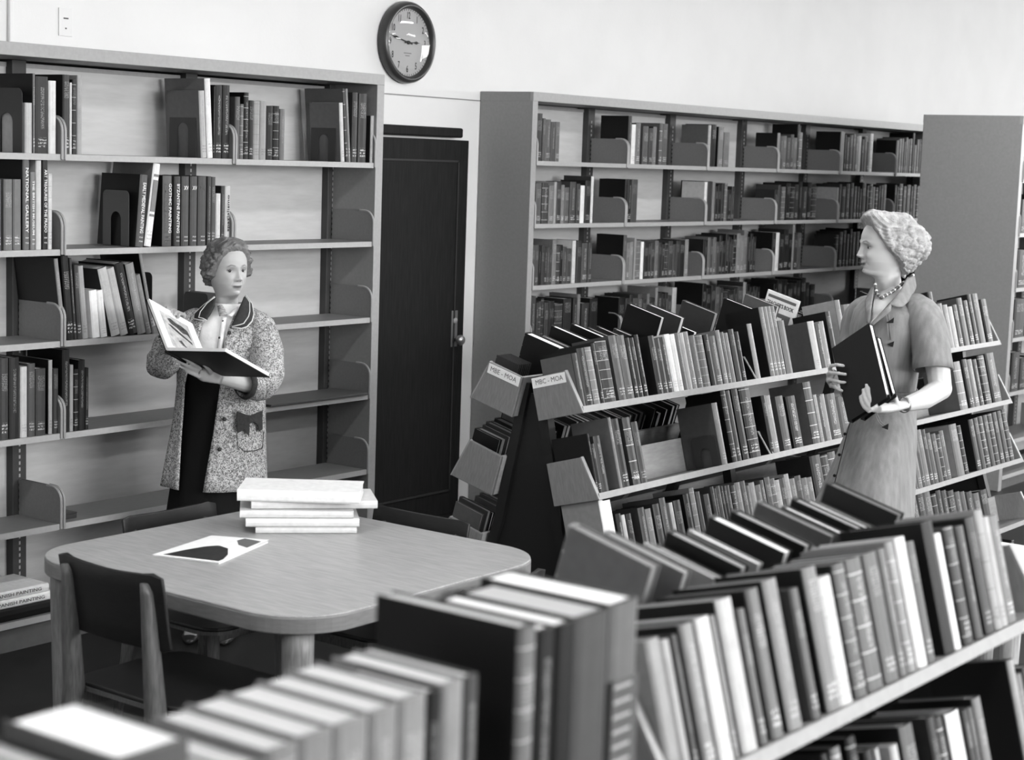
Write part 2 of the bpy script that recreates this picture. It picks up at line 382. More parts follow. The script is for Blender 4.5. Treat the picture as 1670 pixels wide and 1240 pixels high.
bookcase('tall grey double-sided bookcase seen end-on behind the woman in the linen dress', 6.205+.05, 4, Y3, .655, ROW3, .09, 2.349, .05, .05, sd=.25, both=True)

# ---------------------------------------------------------------- table and chairs
TX0, TX1, TY0, TY1, TZ = -1.102, .088, -2.352, -1.145, .72
def rrect(x0, x1, y0, y1, r_, n=8):
    pts = []
    for cx_, cy_, a0 in ((x1-r_, y1-r_, 0), (x0+r_, y1-r_, 90), (x0+r_, y0+r_, 180), (x1-r_, y0+r_, 270)):
        pts += [(cx_+r_*math.cos(R(a0+90*i/n)), cy_+r_*math.sin(R(a0+90*i/n))) for i in range(n+1)]
    return pts
tb = tag(empty('reading_table', ((TX0+TX1)/2, (TY0+TY1)/2, 0)), 'square reading table with rounded corners and pale wood top', 'table')
hw, hd = (TX1-TX0)/2, (TY1-TY0)/2
q = MB(); q.prism(rrect(-hw+.002, hw-.002, -hd+.002, hd-.002, .21, 14), TZ-.006, TZ); q.obj('tabletop', M_['table'], tb, bevel=.002)
q = MB(); q.prism(rrect(-hw, hw, -hd, hd, .212, 14), TZ-.052, TZ-.005); q.obj('table_edge', M_['edge_wood'], tb, bevel=.004)
q = MB()
for sx in (-1, 1): q.box(sx*(hw-.22)-.012, sx*(hw-.22)+.012, -hd+.22, hd-.22, TZ-.12, TZ-.052)
for sy in (-1, 1): q.box(-hw+.22, hw-.22, sy*(hd-.22)-.012, sy*(hd-.22)+.012, TZ-.12, TZ-.052)
q.obj('apron', M_['edge_wood'], tb)
lp = MB(); lp.lathe([(.026, 0), (.03, .02), (.045, TZ-.12), (.045, TZ-.052)], 24); lm = lp.mesh('leg', M_['leg_wood'], True)
for sx in (-1, 1):
    for sy in (-1, 1): l_ = link('leg', lm, tb); l_.location = (sx*(hw-.105), sy*(hd-.105), 0)
def make_chair(zs):
    """faces +Y; zs scales the height of the back"""
    c = empty('reading_chair'); zb = .812*zs
    n = 12; vs = []
    q = MB(); sp = rrect(-.235, .235, -.20, .22, .08, 5); q.prism(sp, .430*zs**.5, .444*zs**.5); seat = q.obj('seat', M_['chair_dark'], c, bevel=.004)
    q = MB(); q.prism(rrect(-.237, .237, -.202, .222, .082, 5), .418*zs**.5, .431*zs**.5); q.obj('seat_edge', M_['chair_wood'], seat)
    # backrest: a sheet curved round the sitter
    q = MB(); h_ = .225; prof = []
    for j in range(5):
        z = zb-h_+h_*j/4; row = []
        for i in range(n+1):
            x = -.215+.43*i/n; sag = .018*(1-(2*i/n-1)**2)
            corner = max(0, abs(2*i/n-1)-.8)/.2
            zz = z + (-.010 if j == 4 else .010 if j == 0 else 0)*corner**2 - (.010*(1-(2*i/n-1)**2) if j == 4 else 0) 
            row.append((x, -.225-.035*(z-zb+h_)/h_-sag, zz))
        prof.append(row)
    rings = [[Vector(p) for p in row]+[Vector(p)+Vector((0, .012, 0)) for p in reversed(row)] for row in prof]
    q.loft(rings, True, True); q.obj('backrest', M_['chair_dark'], c, True, bevel=.003)
    for sx in (-1, 1):
        q = MB(); ps = [(sx*.195, -.30, 0), (sx*.182, -.262, .22), (sx*.172, -.236, .44), (sx*.165, -.262, zb-.06), (sx*.165, -.276, zb-.028)]
        rings = []
        for (x, y, z), (a, b_) in zip(ps, ((.014, .018), (.018, .024), (.022, .032), (.016, .020), (.010, .010))):
            rings.append([Vector((x+dx*a, y+dy*b_, z)) for dx, dy in ((-1, -.5), (-.5, -1), (.5, -1), (1, -.5), (1, .5), (.5, 1), (-.5, 1), (-1, .5))])
        q.loft(rings); q.obj('leg', M_['chair_wood'], c, True)
        q = MB(); ps = [(sx*.205, .20, 0), (sx*.185, .165, .425*zs**.5)]
        q.loft([[Vector((x+dx*a, y+dy*a, z)) for dx, dy in ((-1, -.5), (-.5, -1), (.5, -1), (1, -.5), (1, .5), (.5, 1), (-.5, 1), (-1, .5))] for (x, y, z), a in zip(ps, (.013, .020))])
        q.obj('leg', M_['chair_wood'], c, True)
        q = MB(); q.box(sx*.178-.010, sx*.178+.010, -.235, .165, .375, .418*zs**.5); q.obj('seat_rail', M_['chair_wood'], c, bevel=.003)
    q = MB(); q.box(-.17, .17, .15, .17, .36, .418*zs**.5); q.obj('front_rail', M_['chair_wood'], c, bevel=.003)
    return c
for (x, y, rz, zs, lb) in ((-1.05, -1.82, -90, 1.03, 'dark-backed wooden chair at the left side of the table, seen from behind'),
                           (-.31, -1.22, 180, .895, 'dark chair at the far side of the table in front of the left bookcase'),
                           (-.07, -1.70, 90, .925, 'dark chair at the right side of the table, behind the stack of white books'),
                           (-.29, -2.165, 0, .89, 'dark chair tucked under the near edge of the table behind the foreground books')):
    c = make_chair(zs); c.location = (x, y, 0); c.rotation_euler = (0, 0, R(rz)); tag(c, lb, 'chair', 'reading chairs round the table')

# second table at the right edge, with papers
t2 = tag(empty('side_table', (.80, -3.56, 0)), 'small table with pale top behind the foreground rack at the right edge', 'table')
q = MB(); q.prism(rrect(-.34, .36, -.20, .22, .06), .70, .74); q.obj('tabletop', M_['table'], t2, bevel=.004)
for sx in (-.28, .30):
    for sy in (-.14, .16):
        q = MB(); q.lathe([(.02, 0), (.03, .70)], 16, Matrix.Translation((sx, sy, 0))); q.obj('leg', M_['leg_wood'], t2, True)

# ---------------------------------------------------------------- sloping book racks (double-sided, four tiers)
TIL = R(15); TS = .307; TO = .084                                   # tilt, tier spacing, outward step
def tier_frame(unit, side, tier, X=0):
    """matrix whose origin lies on the shelf's outer edge; x along, y into the shelf, z up along the books"""
    yc = unit['yc']; z = 1.103-TS*tier; yo = -(.249+TO*tier)
    rx = Matrix.Rotation(-TIL, 4, 'X')
    if side == 'front': M = Matrix.Translation((X, yc+yo, z)) @ rx
    else: M = Matrix.Translation((X, yc-yo, z)) @ Matrix.Rotation(math.pi, 4, 'Z') @ rx
    return M
SDP = .188
def rack(label, xl, xr, yc, seams, tiers=4, cards=True):
    unit = dict(yc=yc, xl=xl, xr=xr)
    e = tag(empty('book_rack', ((xl+xr)/2, yc, 0)), label, 'book rack')
    inv = Matrix.Translation((-(xl+xr)/2, -yc, 0))
    for t in range(tiers):
        for side in ('front', 'rear'):
            M = inv @ tier_frame(unit, side, t, xl if side == 'front' else xr); L_ = xr-xl
            q = MB(); q.box(0, L_, 0, SDP, -.020, 0); s_ = q.obj('shelf', M_['rack'], e); s_.matrix_local = M
            q = MB(); q.box(-.001, L_+.001, -.004, .0, -.022, .002); q.obj('shelf_edge', M_['rack_edge'], s_)
            q = MB(); q.box(0, L_, SDP, SDP+.012, -.02, .135); q.obj('back_board', M_['rack_back'], s_)
            for xe in (0, L_):
                q = MB(); pts = [(-.002, -.022), (SDP+.012, -.022), (SDP+.012, .137), (.045, .140)]
                q.prism(pts, xe-.008, xe+.008, 'X'); p_ = q.obj('end_panel', M_['rack'], s_, bevel=.002)
                q = MB(); q.prism([(-.006, -.022), (-.001, -.022), (.046, .140), (.041, .142)], xe-.0085, xe+.0085, 'X'); q.obj('end_panel_edge', M_['rack_edge'], s_)
                if cards and t == 0 and ((side == 'front') == (xe == 0)):
                    sg = -1 if side == 'front' else 1; xx = xe+sg*.0095
                    q = MB(); q.box(min(xx, xx+sg*.001), max(xx, xx+sg*.001), .044, SDP+.008, .098, .136); q.obj('label_card', M_['white'], s_)
                    yx = (0, -1, 0) if side == 'front' else (0, 1, 0)
                    text_mesh('card_lettering', 'MBC - MOA' if side == 'front' else 'MBE - MOA', .026, M_['grey_ink'], s_, frame((xx+sg*.0012, .118, .117), yx, (0, 0, 1), (sg, 0, 0)), width=.125)
    for xs_ in [xl+.05]+list(seams)+[xr-.05]:
        for sg in (-1, 1):
            q = MB(); x = xs_-(xl+xr)/2
            q.loft([[Vector((x+dx*.02, sg*yy+dy*.02, z)) for dx, dy in ((-1, -1), (1, -1), (1, 1), (-1, 1))] for z, yy in ((0, .34), (.62, .14), (1.16, .03))]); q.obj('leg', M_['rack_dark'], e)
        q = MB(); q.box(xs_-(xl+xr)/2-.02, xs_-(xl+xr)/2+.02, -.42, .42, 0, .05); q.obj('foot', M_['rack_dark'], e, bevel=.006)
    for xe in (xl+.055, xr-.055):
        q = MB(); q.prism([(-.30, .05), (.30, .05), (.05, 1.12), (-.05, 1.12)], xe-(xl+xr)/2-.008, xe-(xl+xr)/2+.008, 'X'); q.obj('frame_panel', M_['rack_dark'], e)
    for xs_ in seams:
        for t in range(tiers):
            for side in ('front', 'rear'):
                M = inv @ tier_frame(unit, side, t, xs_)
                q = MB(); q.tube([(-.012, .0, -.02), (-.006, .05, .10), (0, SDP-.01, .12)], .004, 6); q.tube([(.012, .0, -.02), (.006, .05, .10), (0, SDP-.01, .12)], .004, 6)
                b_ = q.obj('wire_divider', M_['rack_edge'], e); b_.matrix_local = M
    q = MB(); q.box(-(xr-xl)/2+.03, (xr-xl)/2-.03, -.012, .012, .02, .12); q.obj('base_rail', M_['rack_dark'], e)
    return unit
MID = rack('long sloping double-sided book rack beside the woman in the linen dress', .732, 4.64, -1.735, (2.03, 3.33))
FGR = rack('nearer sloping double-sided book rack in the foreground at the right', -2.42, -1.0, -4.083, (), tiers=3)
# low case that carries the nearest row of books
nc = tag(empty('counter_bookcase', (-3.1, -4.33, 0)), 'low grey counter case carrying the nearest row of upright books', 'bookcase'); NZ = 1.2
q = MB(); q.box(-.72, .46, -.13, .20, NZ-.03, NZ); q.obj('counter_top', M_['steel'], nc, bevel=.004)
q = MB(); q.box(-.70, .44, .17, .19, .05, NZ-.03); q.obj('back_panel', M_['back'], nc)
for x in (-.70, .42):
    q = MB(); q.box(x, x+.02, -.12, .17, 0, NZ-.03); q.obj('side_panel', M_['steel_panel'], nc)
for z in (.1, .45, .8):
    q = MB(); q.box(-.68, .42, -.12, .17, z, z+.02); q.obj('shelf', M_['shelf'], nc)
# ---------------------------------------------------------------- books
rnd = random.Random(11)
BOOKS = []
def book(M, t, d, h, tone, where, x, c=None, p=.62, txt=None, plain=False, jacket=None, lab=None):
    BOOKS.append(dict(tone0=tone, M=M, t=t, d=d, h=h, tone=tone, c=tone if c is None else c, p=p, where=where, x=x, txt=txt, plain=plain, jacket=jacket, lab=lab))
def solve_h(M, t, ytop):
    lo, hi = .05, .5
    for _ in range(40):
        md = (lo+hi)/2
        if pj(M @ Vector((t/2, .0, md)))[1] > ytop: lo = md
        else: hi = md
    return lo
def expand(specs):
    out = []
    for s in specs:
        if s[0] == 'n':                                            # ('n', x0, x1, count, ytop, (tone lo, hi))
            _, x0, x1, n, yt, (a, b) = s
            ws = [rnd.uniform(.7, 1.4) for _ in range(n)]; tot = sum(ws); x = x0
            for w_ in ws:
                x2 = x+(x1-x0)*w_/tot; out.append((x, x2-.3, yt+rnd.uniform(-4, 7), rnd.uniform(a, b), {})); x = x2
        else: out.append(s if len(s) == 5 else s+({},))
    return out
def upright(where, Y, Z, specs, off=.012):
    for x0, x1, yt, tone, o in expand(specs):
        o = dict(o); X0_, X1_ = xat(x0, Y, Z), xat(x1, Y, Z); t = max(.006, (X1_-X0_)*.985)
        if 'top' in o:
            xt = o.pop('top'); P = onY(xt, yt, Y); ang = math.atan2(P.x-X0_, P.z-Z); h = (P.z-Z)/math.cos(ang)
        else:
            P = onY((x0+x1)/2, yt, Y); ang = 0; h = P.z-Z
        d = o.pop('d', min(.235, max(.12, .74*h)))
        M = Matrix.Translation((X0_, Y+off, Z+.0005+(t*math.sin(ang) if ang > 0 else 0))) @ Matrix.Rotation(ang, 4, 'Y')
        book(M, t, d, h, alb(tone), where, X0_, c=alb(o.pop('c')) if 'c' in o else None, p=alb(o.pop('p', .75)), **o)
def tilted(where, unit, side, tier, specs):
    Mt = tier_frame(unit, side, tier); Y, Z = Mt.translation.y, Mt.translation.z
    for x0, x1, yt, tone, o in expand(specs):
        o = dict(o); X0_, X1_ = xat(x0, Y, Z), xat(x1, Y, Z); t = max(.006, (X1_-X0_)*.985)
        M = tier_frame(unit, side, tier, X0_) @ Matrix.Translation((0, .010, .001))
        h = min(.30, solve_h(M, t, yt)); 
        if 'lean' in o:
            a = R(o.pop('lean')); M = M @ Matrix.Rotation(a, 4, 'Y')
        book(M, t, o.pop('d', min(.172, max(.12, .74*h))), h, alb(tone), where, X0_, c=alb(o.pop('c')) if 'c' in o else None, p=alb(o.pop('p', .75)), **o)
def backrow(where, unit, tier, X, seq):
    """rear books left to right: (thickness, height, tone, page tone[, opts]) or a gap in metres"""
    for s in seq:
        if s.__class__ is tuple and s[0] == 'at':                   # ('at', column, row, thickness, tone, page[, opts]): spine's top corner
            _, px, py, t, tone, p = s[:6]; o = dict(s[6]) if len(s) > 6 else {}; h = .2
            mk = lambda X: tier_frame(unit, 'rear', tier, X+t) @ Matrix.Translation((0, .010, .001))
            for _k in range(40):
                a_, b_, z_ = pj(mk(X) @ Vector((t, 0, h))); h = max(.1, min(.33, h+(b_-py)*z_/FPX*.7)); X += (px-a_)*z_/FPX*1.2
            book(mk(X), t*.97, o.pop('d', min(.172, .74*h)), h, alb(tone), where, X, p=alb(p), **o); X += t+.001; continue
        if isinstance(s, (int, float)): X += s; continue
        t, h, tone, p = s[:4]; o = dict(s[4]) if len(s) > 4 else {}
        M = tier_frame(unit, 'rear', tier, X+t) @ Matrix.Translation((0, .010, .001))
        if 'lean' in o: M = M @ Matrix.Rotation(R(o.pop('lean')), 4, 'Y')
        book(M, t*.97, o.pop('d', min(.172, .74*h)), h, alb(tone), where, X, p=alb(p), **o); X += t+.001
    return X
LB = 'left wall bookcase'
upright(('top shelf', LB), 0, 1.94, [
    (44.5, 56, 168, .70), (57.5, 61, 120, .45, dict(c=.14, d=.25)), (62, 82, 125, .22, dict(c=.12)), (83, 95, 132, .80),
    (106, 117, 122, .25, dict(c=.08, d=.22)), (117.3, 121, 135, .75), (121.3, 128, 130, .15), (129, 137, 123, .62),
    (332, 341, 148, .68, dict(top=328, c=.44, d=.20)), (342, 351, 128, .84, dict(top=337.5, c=.48, d=.25)), (351.5, 353.2, 141, .15), (353.5, 365, 139, .16), (366, 377, 139, .19),
    (386, 394, 158, .36), (394.4, 400, 170, .42), (400.4, 408, 151, .08), (408.3, 416, 164, .12), (416.3, 426.5, 165, .60), (427, 437, 165, .60),
    (437.6, 448, 173, .14), (448.6, 458, 173, .05), (459, 467, 178, .45),
    (560, 565.5, 168, .76, dict(top=557, c=.46, d=.19)), (568, 571.5, 145, .30, dict(top=562, c=.42, d=.24)), (572, 575.5, 145, .52, dict(top=567)), (576.5, 585, 151, .28), (587, 600, 153, .26), (607, 612, 189, .66, dict(c=.2))])
def dn(s, tone='pale', **k): return dict(txt=[(s, 'down', tone, k)])
upright(('second shelf', LB), 0, 1.571, [
    (-6, 6, 293, .36), (10, 24, 293, .47), (25, 38, 293, .47), (41, 51.5, 257, .42, dict(c=.12, d=.24, **dn('NATIONAL GALLERY'))), (53, 61, 281, .50, dn('THE BRITISH MUSEUM')),
    (62, 71, 262, .74), (71.6, 81.5, 261, .12, dn('ART TREASURES OF THE PRADO')), (82, 88.5, 284, .76),
    (225, 237, 286, .38, dict(top=233, c=.07, d=.24, **dn('EARLY MEDIEVAL PAINTING'))), (239, 250, 268, .86, dict(top=254.5, c=.52, d=.25, jacket=True)),
    (268.5, 283, 287, .40, dict(c=.05, d=.24, txt=[('ROMANESQUE PAINTING', 'down', 'grey', dict(off=-.25)), ('GOTHIC PAINTING', 'down', 'pale', dict(off=.22))])), (287, 297, 288, .30, dn('BYZANTINE PAINTING')),
    (299, 311, 288, .34, dict(txt=[('XV', 'across', 'pale', {})])), (313, 324.5, 288, .34, dict(txt=[('XV', 'across', 'pale', {})])), (326, 339, 288, .34, dict(txt=[('XVI', 'across', 'grey', {})])), (341, 347, 288, .30), (347.5, 354, 289, .34),
    (355, 362.5, 316, .78), (363.5, 369, 304, .30, dict(c=.2)), (369.5, 378, 304, .74, dict(txt=[('spazialismo', 'up', 'black', {})]))])
upright(('third shelf', LB), 0, 1.211, [
    (106, 112, 423, .55, dict(top=92, c=.15, d=.25)), (113, 124.5, 418, .05, dict(top=103, d=.24)), (125, 129, 422, .22, dict(top=116.5)), (130, 137, 433, .26, dict(top=124)),
    (139, 148, 435, .62, dict(top=130)), (155, 167, 475, .90, dict(top=149)), (169, 179, 475, .86, dict(top=161)), (186, 200, 440, .70, dict(top=163, c=.22)), (201, 213, 440, .68, dict(top=177.5)),
    (214, 228, 432, .06, dict(top=190)), (229, 242, 432, .55, dict(top=208, c=.12)), (243, 251, 450, .52, dict(top=224)), (252.5, 257, 412, .55, dict(top=230, c=.05, d=.25))])
upright(('fourth shelf', LB), 0, .844, [
    (-4, 3, 588, .36), (4, 17.5, 585, .30), (19, 35, 584, .20), (37, 48, 599, .74), (49, 61, 594, .36), (62, 78, 602, .30), (83, 89, 588, .64, dict(c=.12, d=.24)), (90, 98.5, 602, .26),
    (105, 117, 571, .14, dict(c=.05, d=.22)), (117.5, 123, 596, .62), (124, 131, 603, .10), (131.3, 142, 588, .07), (142.3, 148, 601, .06)])
RB = 'bookcase right of the door'
upright(('top shelf', RB), D2, 1.974, [
    (876, 886, 185, .27), (887, 891, 193, .42), (891.5, 900, 195, .42, dict(c=.06)), (900.5, 907.5, 199, .36), (908, 914.5, 199, .46),
    (1026, 1031, 189, .32, dict(c=.04, d=.2)), (1031.5, 1038, 203, .88), (1038.5, 1046, 201, .52, dict(c=.05)), (1050, 1059, 206, .42), (1060, 1066, 209, .32), (1066.5, 1072, 207, .52, dict(c=.05)), (1077, 1081, 201, .46), (1081.5, 1090, 202, .42),
    (1156, 1160, 204, .72, dict(c=.46, d=.2)), (1161, 1169, 203, .2), (1173, 1181, 207, .55, dict(c=.05)), (1182, 1191, 216, .52),
    (1269, 1272.5, 217, .62, dict(c=.08, d=.17)), ('n', 1273, 1301, 5, 220, (.35, .55)), (1301, 1304, 203, .26, dict(c=.05, d=.2)), (1304.5, 1309, 216, .55),
    (1371.5, 1374, 215, .66, dict(c=.05, d=.2)), (1374.4, 1377, 215, .7), ('n', 1378, 1400, 5, 222, (.3, .55)), (1400, 1405, 222, .76), ('n', 1405.5, 1419, 3, 224, (.15, .4)), (1419.5, 1424, 218, .84),
    (1462.5, 1466, 229, .6, dict(c=.06, d=.17)), ('n', 1466.5, 1488, 6, 226, (.35, .55)), (1488.5, 1491, 217, .4, dict(c=.05, d=.2)), ('n', 1491.5, 1508, 5, 230, (.35, .6))])
upright(('second shelf', RB), D2, 1.629, [
    (875.5, 885, 299, .42), (886, 896, 299, .32, dict(c=.06)), (897, 905, 303, .52), (905.3, 909, 297, .68), (909.3, 916.5, 297, .3), (917, 922, 302, .56), (922.5, 930, 306, .42), (931, 941, 297, .36), (942, 948, 300, .3), (948.5, 955, 303, .88), (956, 965, 295, .2), (965.3, 969, 288, .82, dict(c=.3)),
    (1020.5, 1025, 293, .16, dict(c=.04)), (1025.3, 1031, 293, .1), (1031.3, 1041, 293, .36),
    (1150, 1154, 297, .84, dict(c=.75, d=.17)), (1154.5, 1162, 296, .3, dict(c=.04, d=.2)), (1163, 1167, 297, .56), ('n', 1168, 1182, 3, 301, (.12, .25)), (1183, 1187, 299, .5), ('n', 1188, 1199, 2, 304, (.15, .28)),
    ('n', 1264.5, 1274, 2, 303, (.2, .35)), (1276, 1282, 305, .46), ('n', 1283, 1333, 7, 299, (.1, .26)),
    (1365, 1368, 306, .62, dict(c=.72, d=.16)), ('n', 1368.5, 1424, 10, 302, (.12, .3)), (1424, 1427, 305, .62), ('n', 1427.5, 1441, 3, 300, (.1, .25)), (1441, 1445.5, 301, .45), ('n', 1459, 1500, 8, 298, (.1, .28))])
upright(('third shelf', RB), D2, 1.287, [
    (868.5, 874, 400, .38), (874.3, 880, 400, .36), (880.4, 884, 402, .06), ('n', 885, 902, 4, 401, (.24, .36)), (902.4, 909, 392, .54), (909.4, 915, 401, .32), (915.4, 919, 400, .06), ('n', 919.4, 934, 2, 401, (.32, .4)), (935, 940.5, 393, .78, dict(top=937.5)), (942, 950, 393, .26), (950.4, 960, 397, .38), (961, 967, 396, .32),
    (1018, 1023, 384, .42, dict(c=.04)), (1023.3, 1028, 396, .52), (1028.3, 1034, 395, .58), (1035.5, 1038.5, 389, .64), (1039, 1046, 393, .48), (1046.5, 1051, 395, .92), ('n', 1052, 1069, 3, 394, (.18, .32)), (1069.5, 1075, 393, .48), ('n', 1075.5, 1118, 7, 393, (.16, .36)), (1118.5, 1124, 391, .58),
    ('n', 1148, 1155, 2, 386, (.12, .22)), (1155.4, 1159, 388, .48), ('n', 1159.5, 1184, 5, 388, (.2, .5)), ('n', 1184.5, 1202, 4, 386, (.15, .4)), ('n', 1202.5, 1220, 3, 378, (.42, .6)), ('n', 1220.5, 1234, 3, 383, (.12, .3)),
    (1260.5, 1266, 380, .26, dict(c=.05)), (1266.3, 1271.5, 380, .84, dict(c=.04)), ('n', 1272, 1293, 3, 378, (.08, .2)), (1293.4, 1295.5, 367, .6, dict(c=.45)), ('n', 1296, 1308, 2, 378, (.22, .42)),
    ('n', 1362, 1425, 11, 377, (.07, .2))])
upright(('fourth shelf', RB), D2, .945, [
    (866, 875, 484, .32), ('n', 876, 888, 3, 491, (.25, .34)), (889, 896, 494, .32), (896.5, 905, 492, .2), (906, 919, 496, .3), (920, 933, 488, .22), (936, 942, 487, .24), (942.4, 947, 481, .54), (950, 962, 495, .28), (963, 976, 487, .14),
    (1010, 1020, 486, .12, dict(c=.04)), ('n', 1021, 1055, 5, 482, (.1, .4)), (1056, 1060, 480, .5), ('n', 1061, 1069, 2, 484, (.15, .3)), (1069.3, 1073, 470, .56), ('n', 1074, 1096, 4, 476, (.1, .3)), (1097, 1104, 470, .74),
    ('n', 1146, 1160, 2, 466, (.05, .15)), ('n', 1160.5, 1212, 7, 470, (.14, .5)), (1212.5, 1217, 461, .6, dict(c=.25)), ('n', 1218, 1240, 4, 466, (.06, .18)), ('n', 1262, 1330, 9, 458, (.04, .16))])
CB = 'grey double-sided bookcase'
for nm, z, x0, x1 in (('second shelf', 1.626, 1666, 1700), ('third shelf', 1.283, 1660, 1700), ('fourth shelf', .967, 1655, 1700), ('fifth shelf', .622, 1650, 1690)):
    upright((nm, CB), Y3, z, [('n', x0, x1, 3 if nm != 'third shelf' else 2, pj((6.5, Y3, z+.225))[1], (.08, .22))])
# ---- middle rack
MR = 'middle sloping rack'
tilted(('front top tier', MR), MID, 'front', 0, [
    (952, 960, 576, .26, dict(c=.46)), (961, 973, 568, .07), (974, 984, 566, .54), (985, 991, 560, .05), (992, 1010, 556, .2), (1015, 1027, 547, .38), (1027.5, 1040, 547, .40), (1041, 1047, 551, .12), (1047.5, 1054, 551, .16), (1056, 1062, 546, .07, dict(c=.1)), ('n', 1078, 1103, 3, 546, (.16, .26)),
    (1104, 1112, 545, .80), (1112.5, 1120, 545, .78), (1120.5, 1127, 543, .45), (1127.5, 1134, 543, .72), (1134.5, 1142, 541, .6), (1143, 1152, 547, .46), (1152.5, 1164, 547, .46), (1166, 1173, 546, .1), (1173.5, 1184, 548, .4), ('n', 1186, 1205, 3, 537, (.42, .58)), (1207, 1215, 537, .25), (1216, 1222, 541, .12),
    (1238.5, 1245, 528, .62, dict(c=.12)), (1262, 1268, 498, .5, dict(c=.05)), (1268.4, 1274, 498, .5), (1274.4, 1280, 497, .5), (1280.4, 1286, 497, .48), (1288, 1298, 523, .44), (1335, 1345, 524, .72, dict(c=.36)), (1346, 1353, 528, .32), (1353.5, 1360, 524, .6), (1366, 1373, 508, .08, dict(c=.06)), (1384, 1392, 482, .5, dict(c=.64)),
    ('n', 1393, 1530, 8, 496, (.1, .5)), (1533, 1541, 476, .12), (1545, 1553, 495, .46), (1554, 1561, 497, .62), (1562, 1568, 500, .76), (1568.5, 1576, 497, .3), (1577, 1586, 486, .36), (1586.5, 1594, 490, .26), (1595, 1601, 480, .1), (1602, 1612, 479, .38), (1614, 1624, 488, .15)])
tilted(('front second tier', MR), MID, 'front', 1, [
    (979, 981.6, 707, .1, dict(c=.05)), (981.8, 987, 724, .14), (987.5, 998, 711, .26), (1016, 1020, 681, .55, dict(c=.50)), (1020.5, 1032, 683, .2), (1038, 1050, 681, .32), (1051, 1061, 688, .3),
    (1183, 1191, 657, .62, dict(c=.42)), (1200, 1207, 637, .28, dict(c=.05)), (1207.5, 1214, 637, .35), (1217, 1227, 634, .05), (1229, 1246, 632, .08), (1262, 1268, 645, .1), (1268.4, 1276, 645, .6), (1284, 1296, 646, .36), (1300, 1315, 646, .05), (1331, 1343, 623, .36, dict(c=.42)), ('n', 1344, 1361, 3, 640, (.3, .75)),
    ('n', 1362, 1500, 8, 640, (.15, .5)), (1571, 1583, 590, .55, dict(c=.4)), (1586, 1594, 586, .2), (1594.5, 1602, 586, .54), (1603, 1609, 586, .3), (1611, 1622, 580, .14), (1624, 1638, 576, .22)])
tilted(('front third tier', MR), MID, 'front', 2, [
    (1004, 1010, 816, .82, dict(c=.58)), (1010.5, 1022, 816, .86), (1026, 1034, 838, .1), (1034.5, 1040, 840, .75), (1042, 1050, 838, .15), (1062, 1072, 828, .3), (1073, 1082, 830, .5), (1086, 1096, 822, .24), (1098, 1107, 812, .36), (1112, 1117, 820, .72), (1119, 1130, 816, .2), (1136, 1144, 806, .08), (1147, 1154, 796, .56), (1156, 1162, 802, .4), (1168, 1176, 806, .36),
    ('n', 1180, 1210, 6, 794, (.25, .5)), ('n', 1212, 1264, 7, 786, (.2, .6)), ('n', 1266, 1340, 9, 776, (.1, .7)), ('n', 1342, 1488, 10, 740, (.15, .5)),
    (1494, 1502, 705, .26), ('n', 1503, 1556, 8, 704, (.2, .55)), (1566, 1578, 692, .5, dict(c=.6)), (1579, 1584, 694, .2)]+[(1598+x*7.6, 1605+x*7.6, 684-x*2.3, .27, dict(c=.06)) for x in range(8)])
tilted(('front bottom tier', MR), MID, 'front', 3, [('n', 1500, 1625, 13, 800, (.08, .45))])
X = backrow(('rear top tier', MR), MID, 0, .80, [(.011, .150, .3, .6)]*7)
X = backrow(('rear top tier', MR), MID, 0, .9, [('at', 855, 543, .046, .05, .96), ('at', 884, 548, .024, .5, .7), ('at', 898, 531, .032, .05, .96), ('at', 916, 537, .022, .35, .65), ('at', 931, 528, .030, .05, .96), ('at', 957, 534, .020, .25, .85), ('at', 972, 532, .022, .25, .8), ('at', 1000, 536, .03, .3, .7),
    ('at', 1022, 495, .030, .05, .8, dict(d=.176)), ('at', 1055, 496, .032, .34, .8, dict(d=.176)), ('at', 1078, 520, .03, .2, .92), ('at', 1112, 490, .034, .34, .6), ('at', 1180, 486, .03, .14, .8), ('at', 1215, 480, .03, .45, .7)])
X = backrow(('rear top tier', MR), MID, 0, 2.50, [('at', 1252, 468, .016, .90, .85, dict(d=.172, lab='white booklet lettered TEACHER\'S BOOK leaning on the rear of the middle rack', jacket='teacher')), (.016, .262, .5, .8), (.016, .262, .48, .75), (.016, .26, .46, .75), .12, (.03, .24, .06, .6), .2, (.03, .2, .2, .7), (.03, .2, .1, .7), .5, (.04, .28, .05, .5), (.03, .25, .1, .5), .3, (.03, .2, .1, .6)])
backrow(('rear second tier', MR), MID, 1, .78, [(.014, .17, .05, .8), (.03, .17, .3, .6), (.016, .18, .3, .7), (.03, .19, .3, .55), (.016, .19, .3, .8), (.04, .20, .05, .5), (.02, .25, .1, .6, dict(c=.1)), (.03, .24, .4, .6), (.02, .2, .3, .5), .04]+[(rnd.uniform(.018, .035), rnd.uniform(.16, .21), rnd.uniform(.05, .35), rnd.uniform(.45, .85)) for _ in range(34)])
backrow(('rear third tier', MR), MID, 2, .78, [(rnd.uniform(.012, .026), rnd.uniform(.16, .20), rnd.choice((.05, .3, .45)), rnd.uniform(.5, .8)) for _ in range(16)])
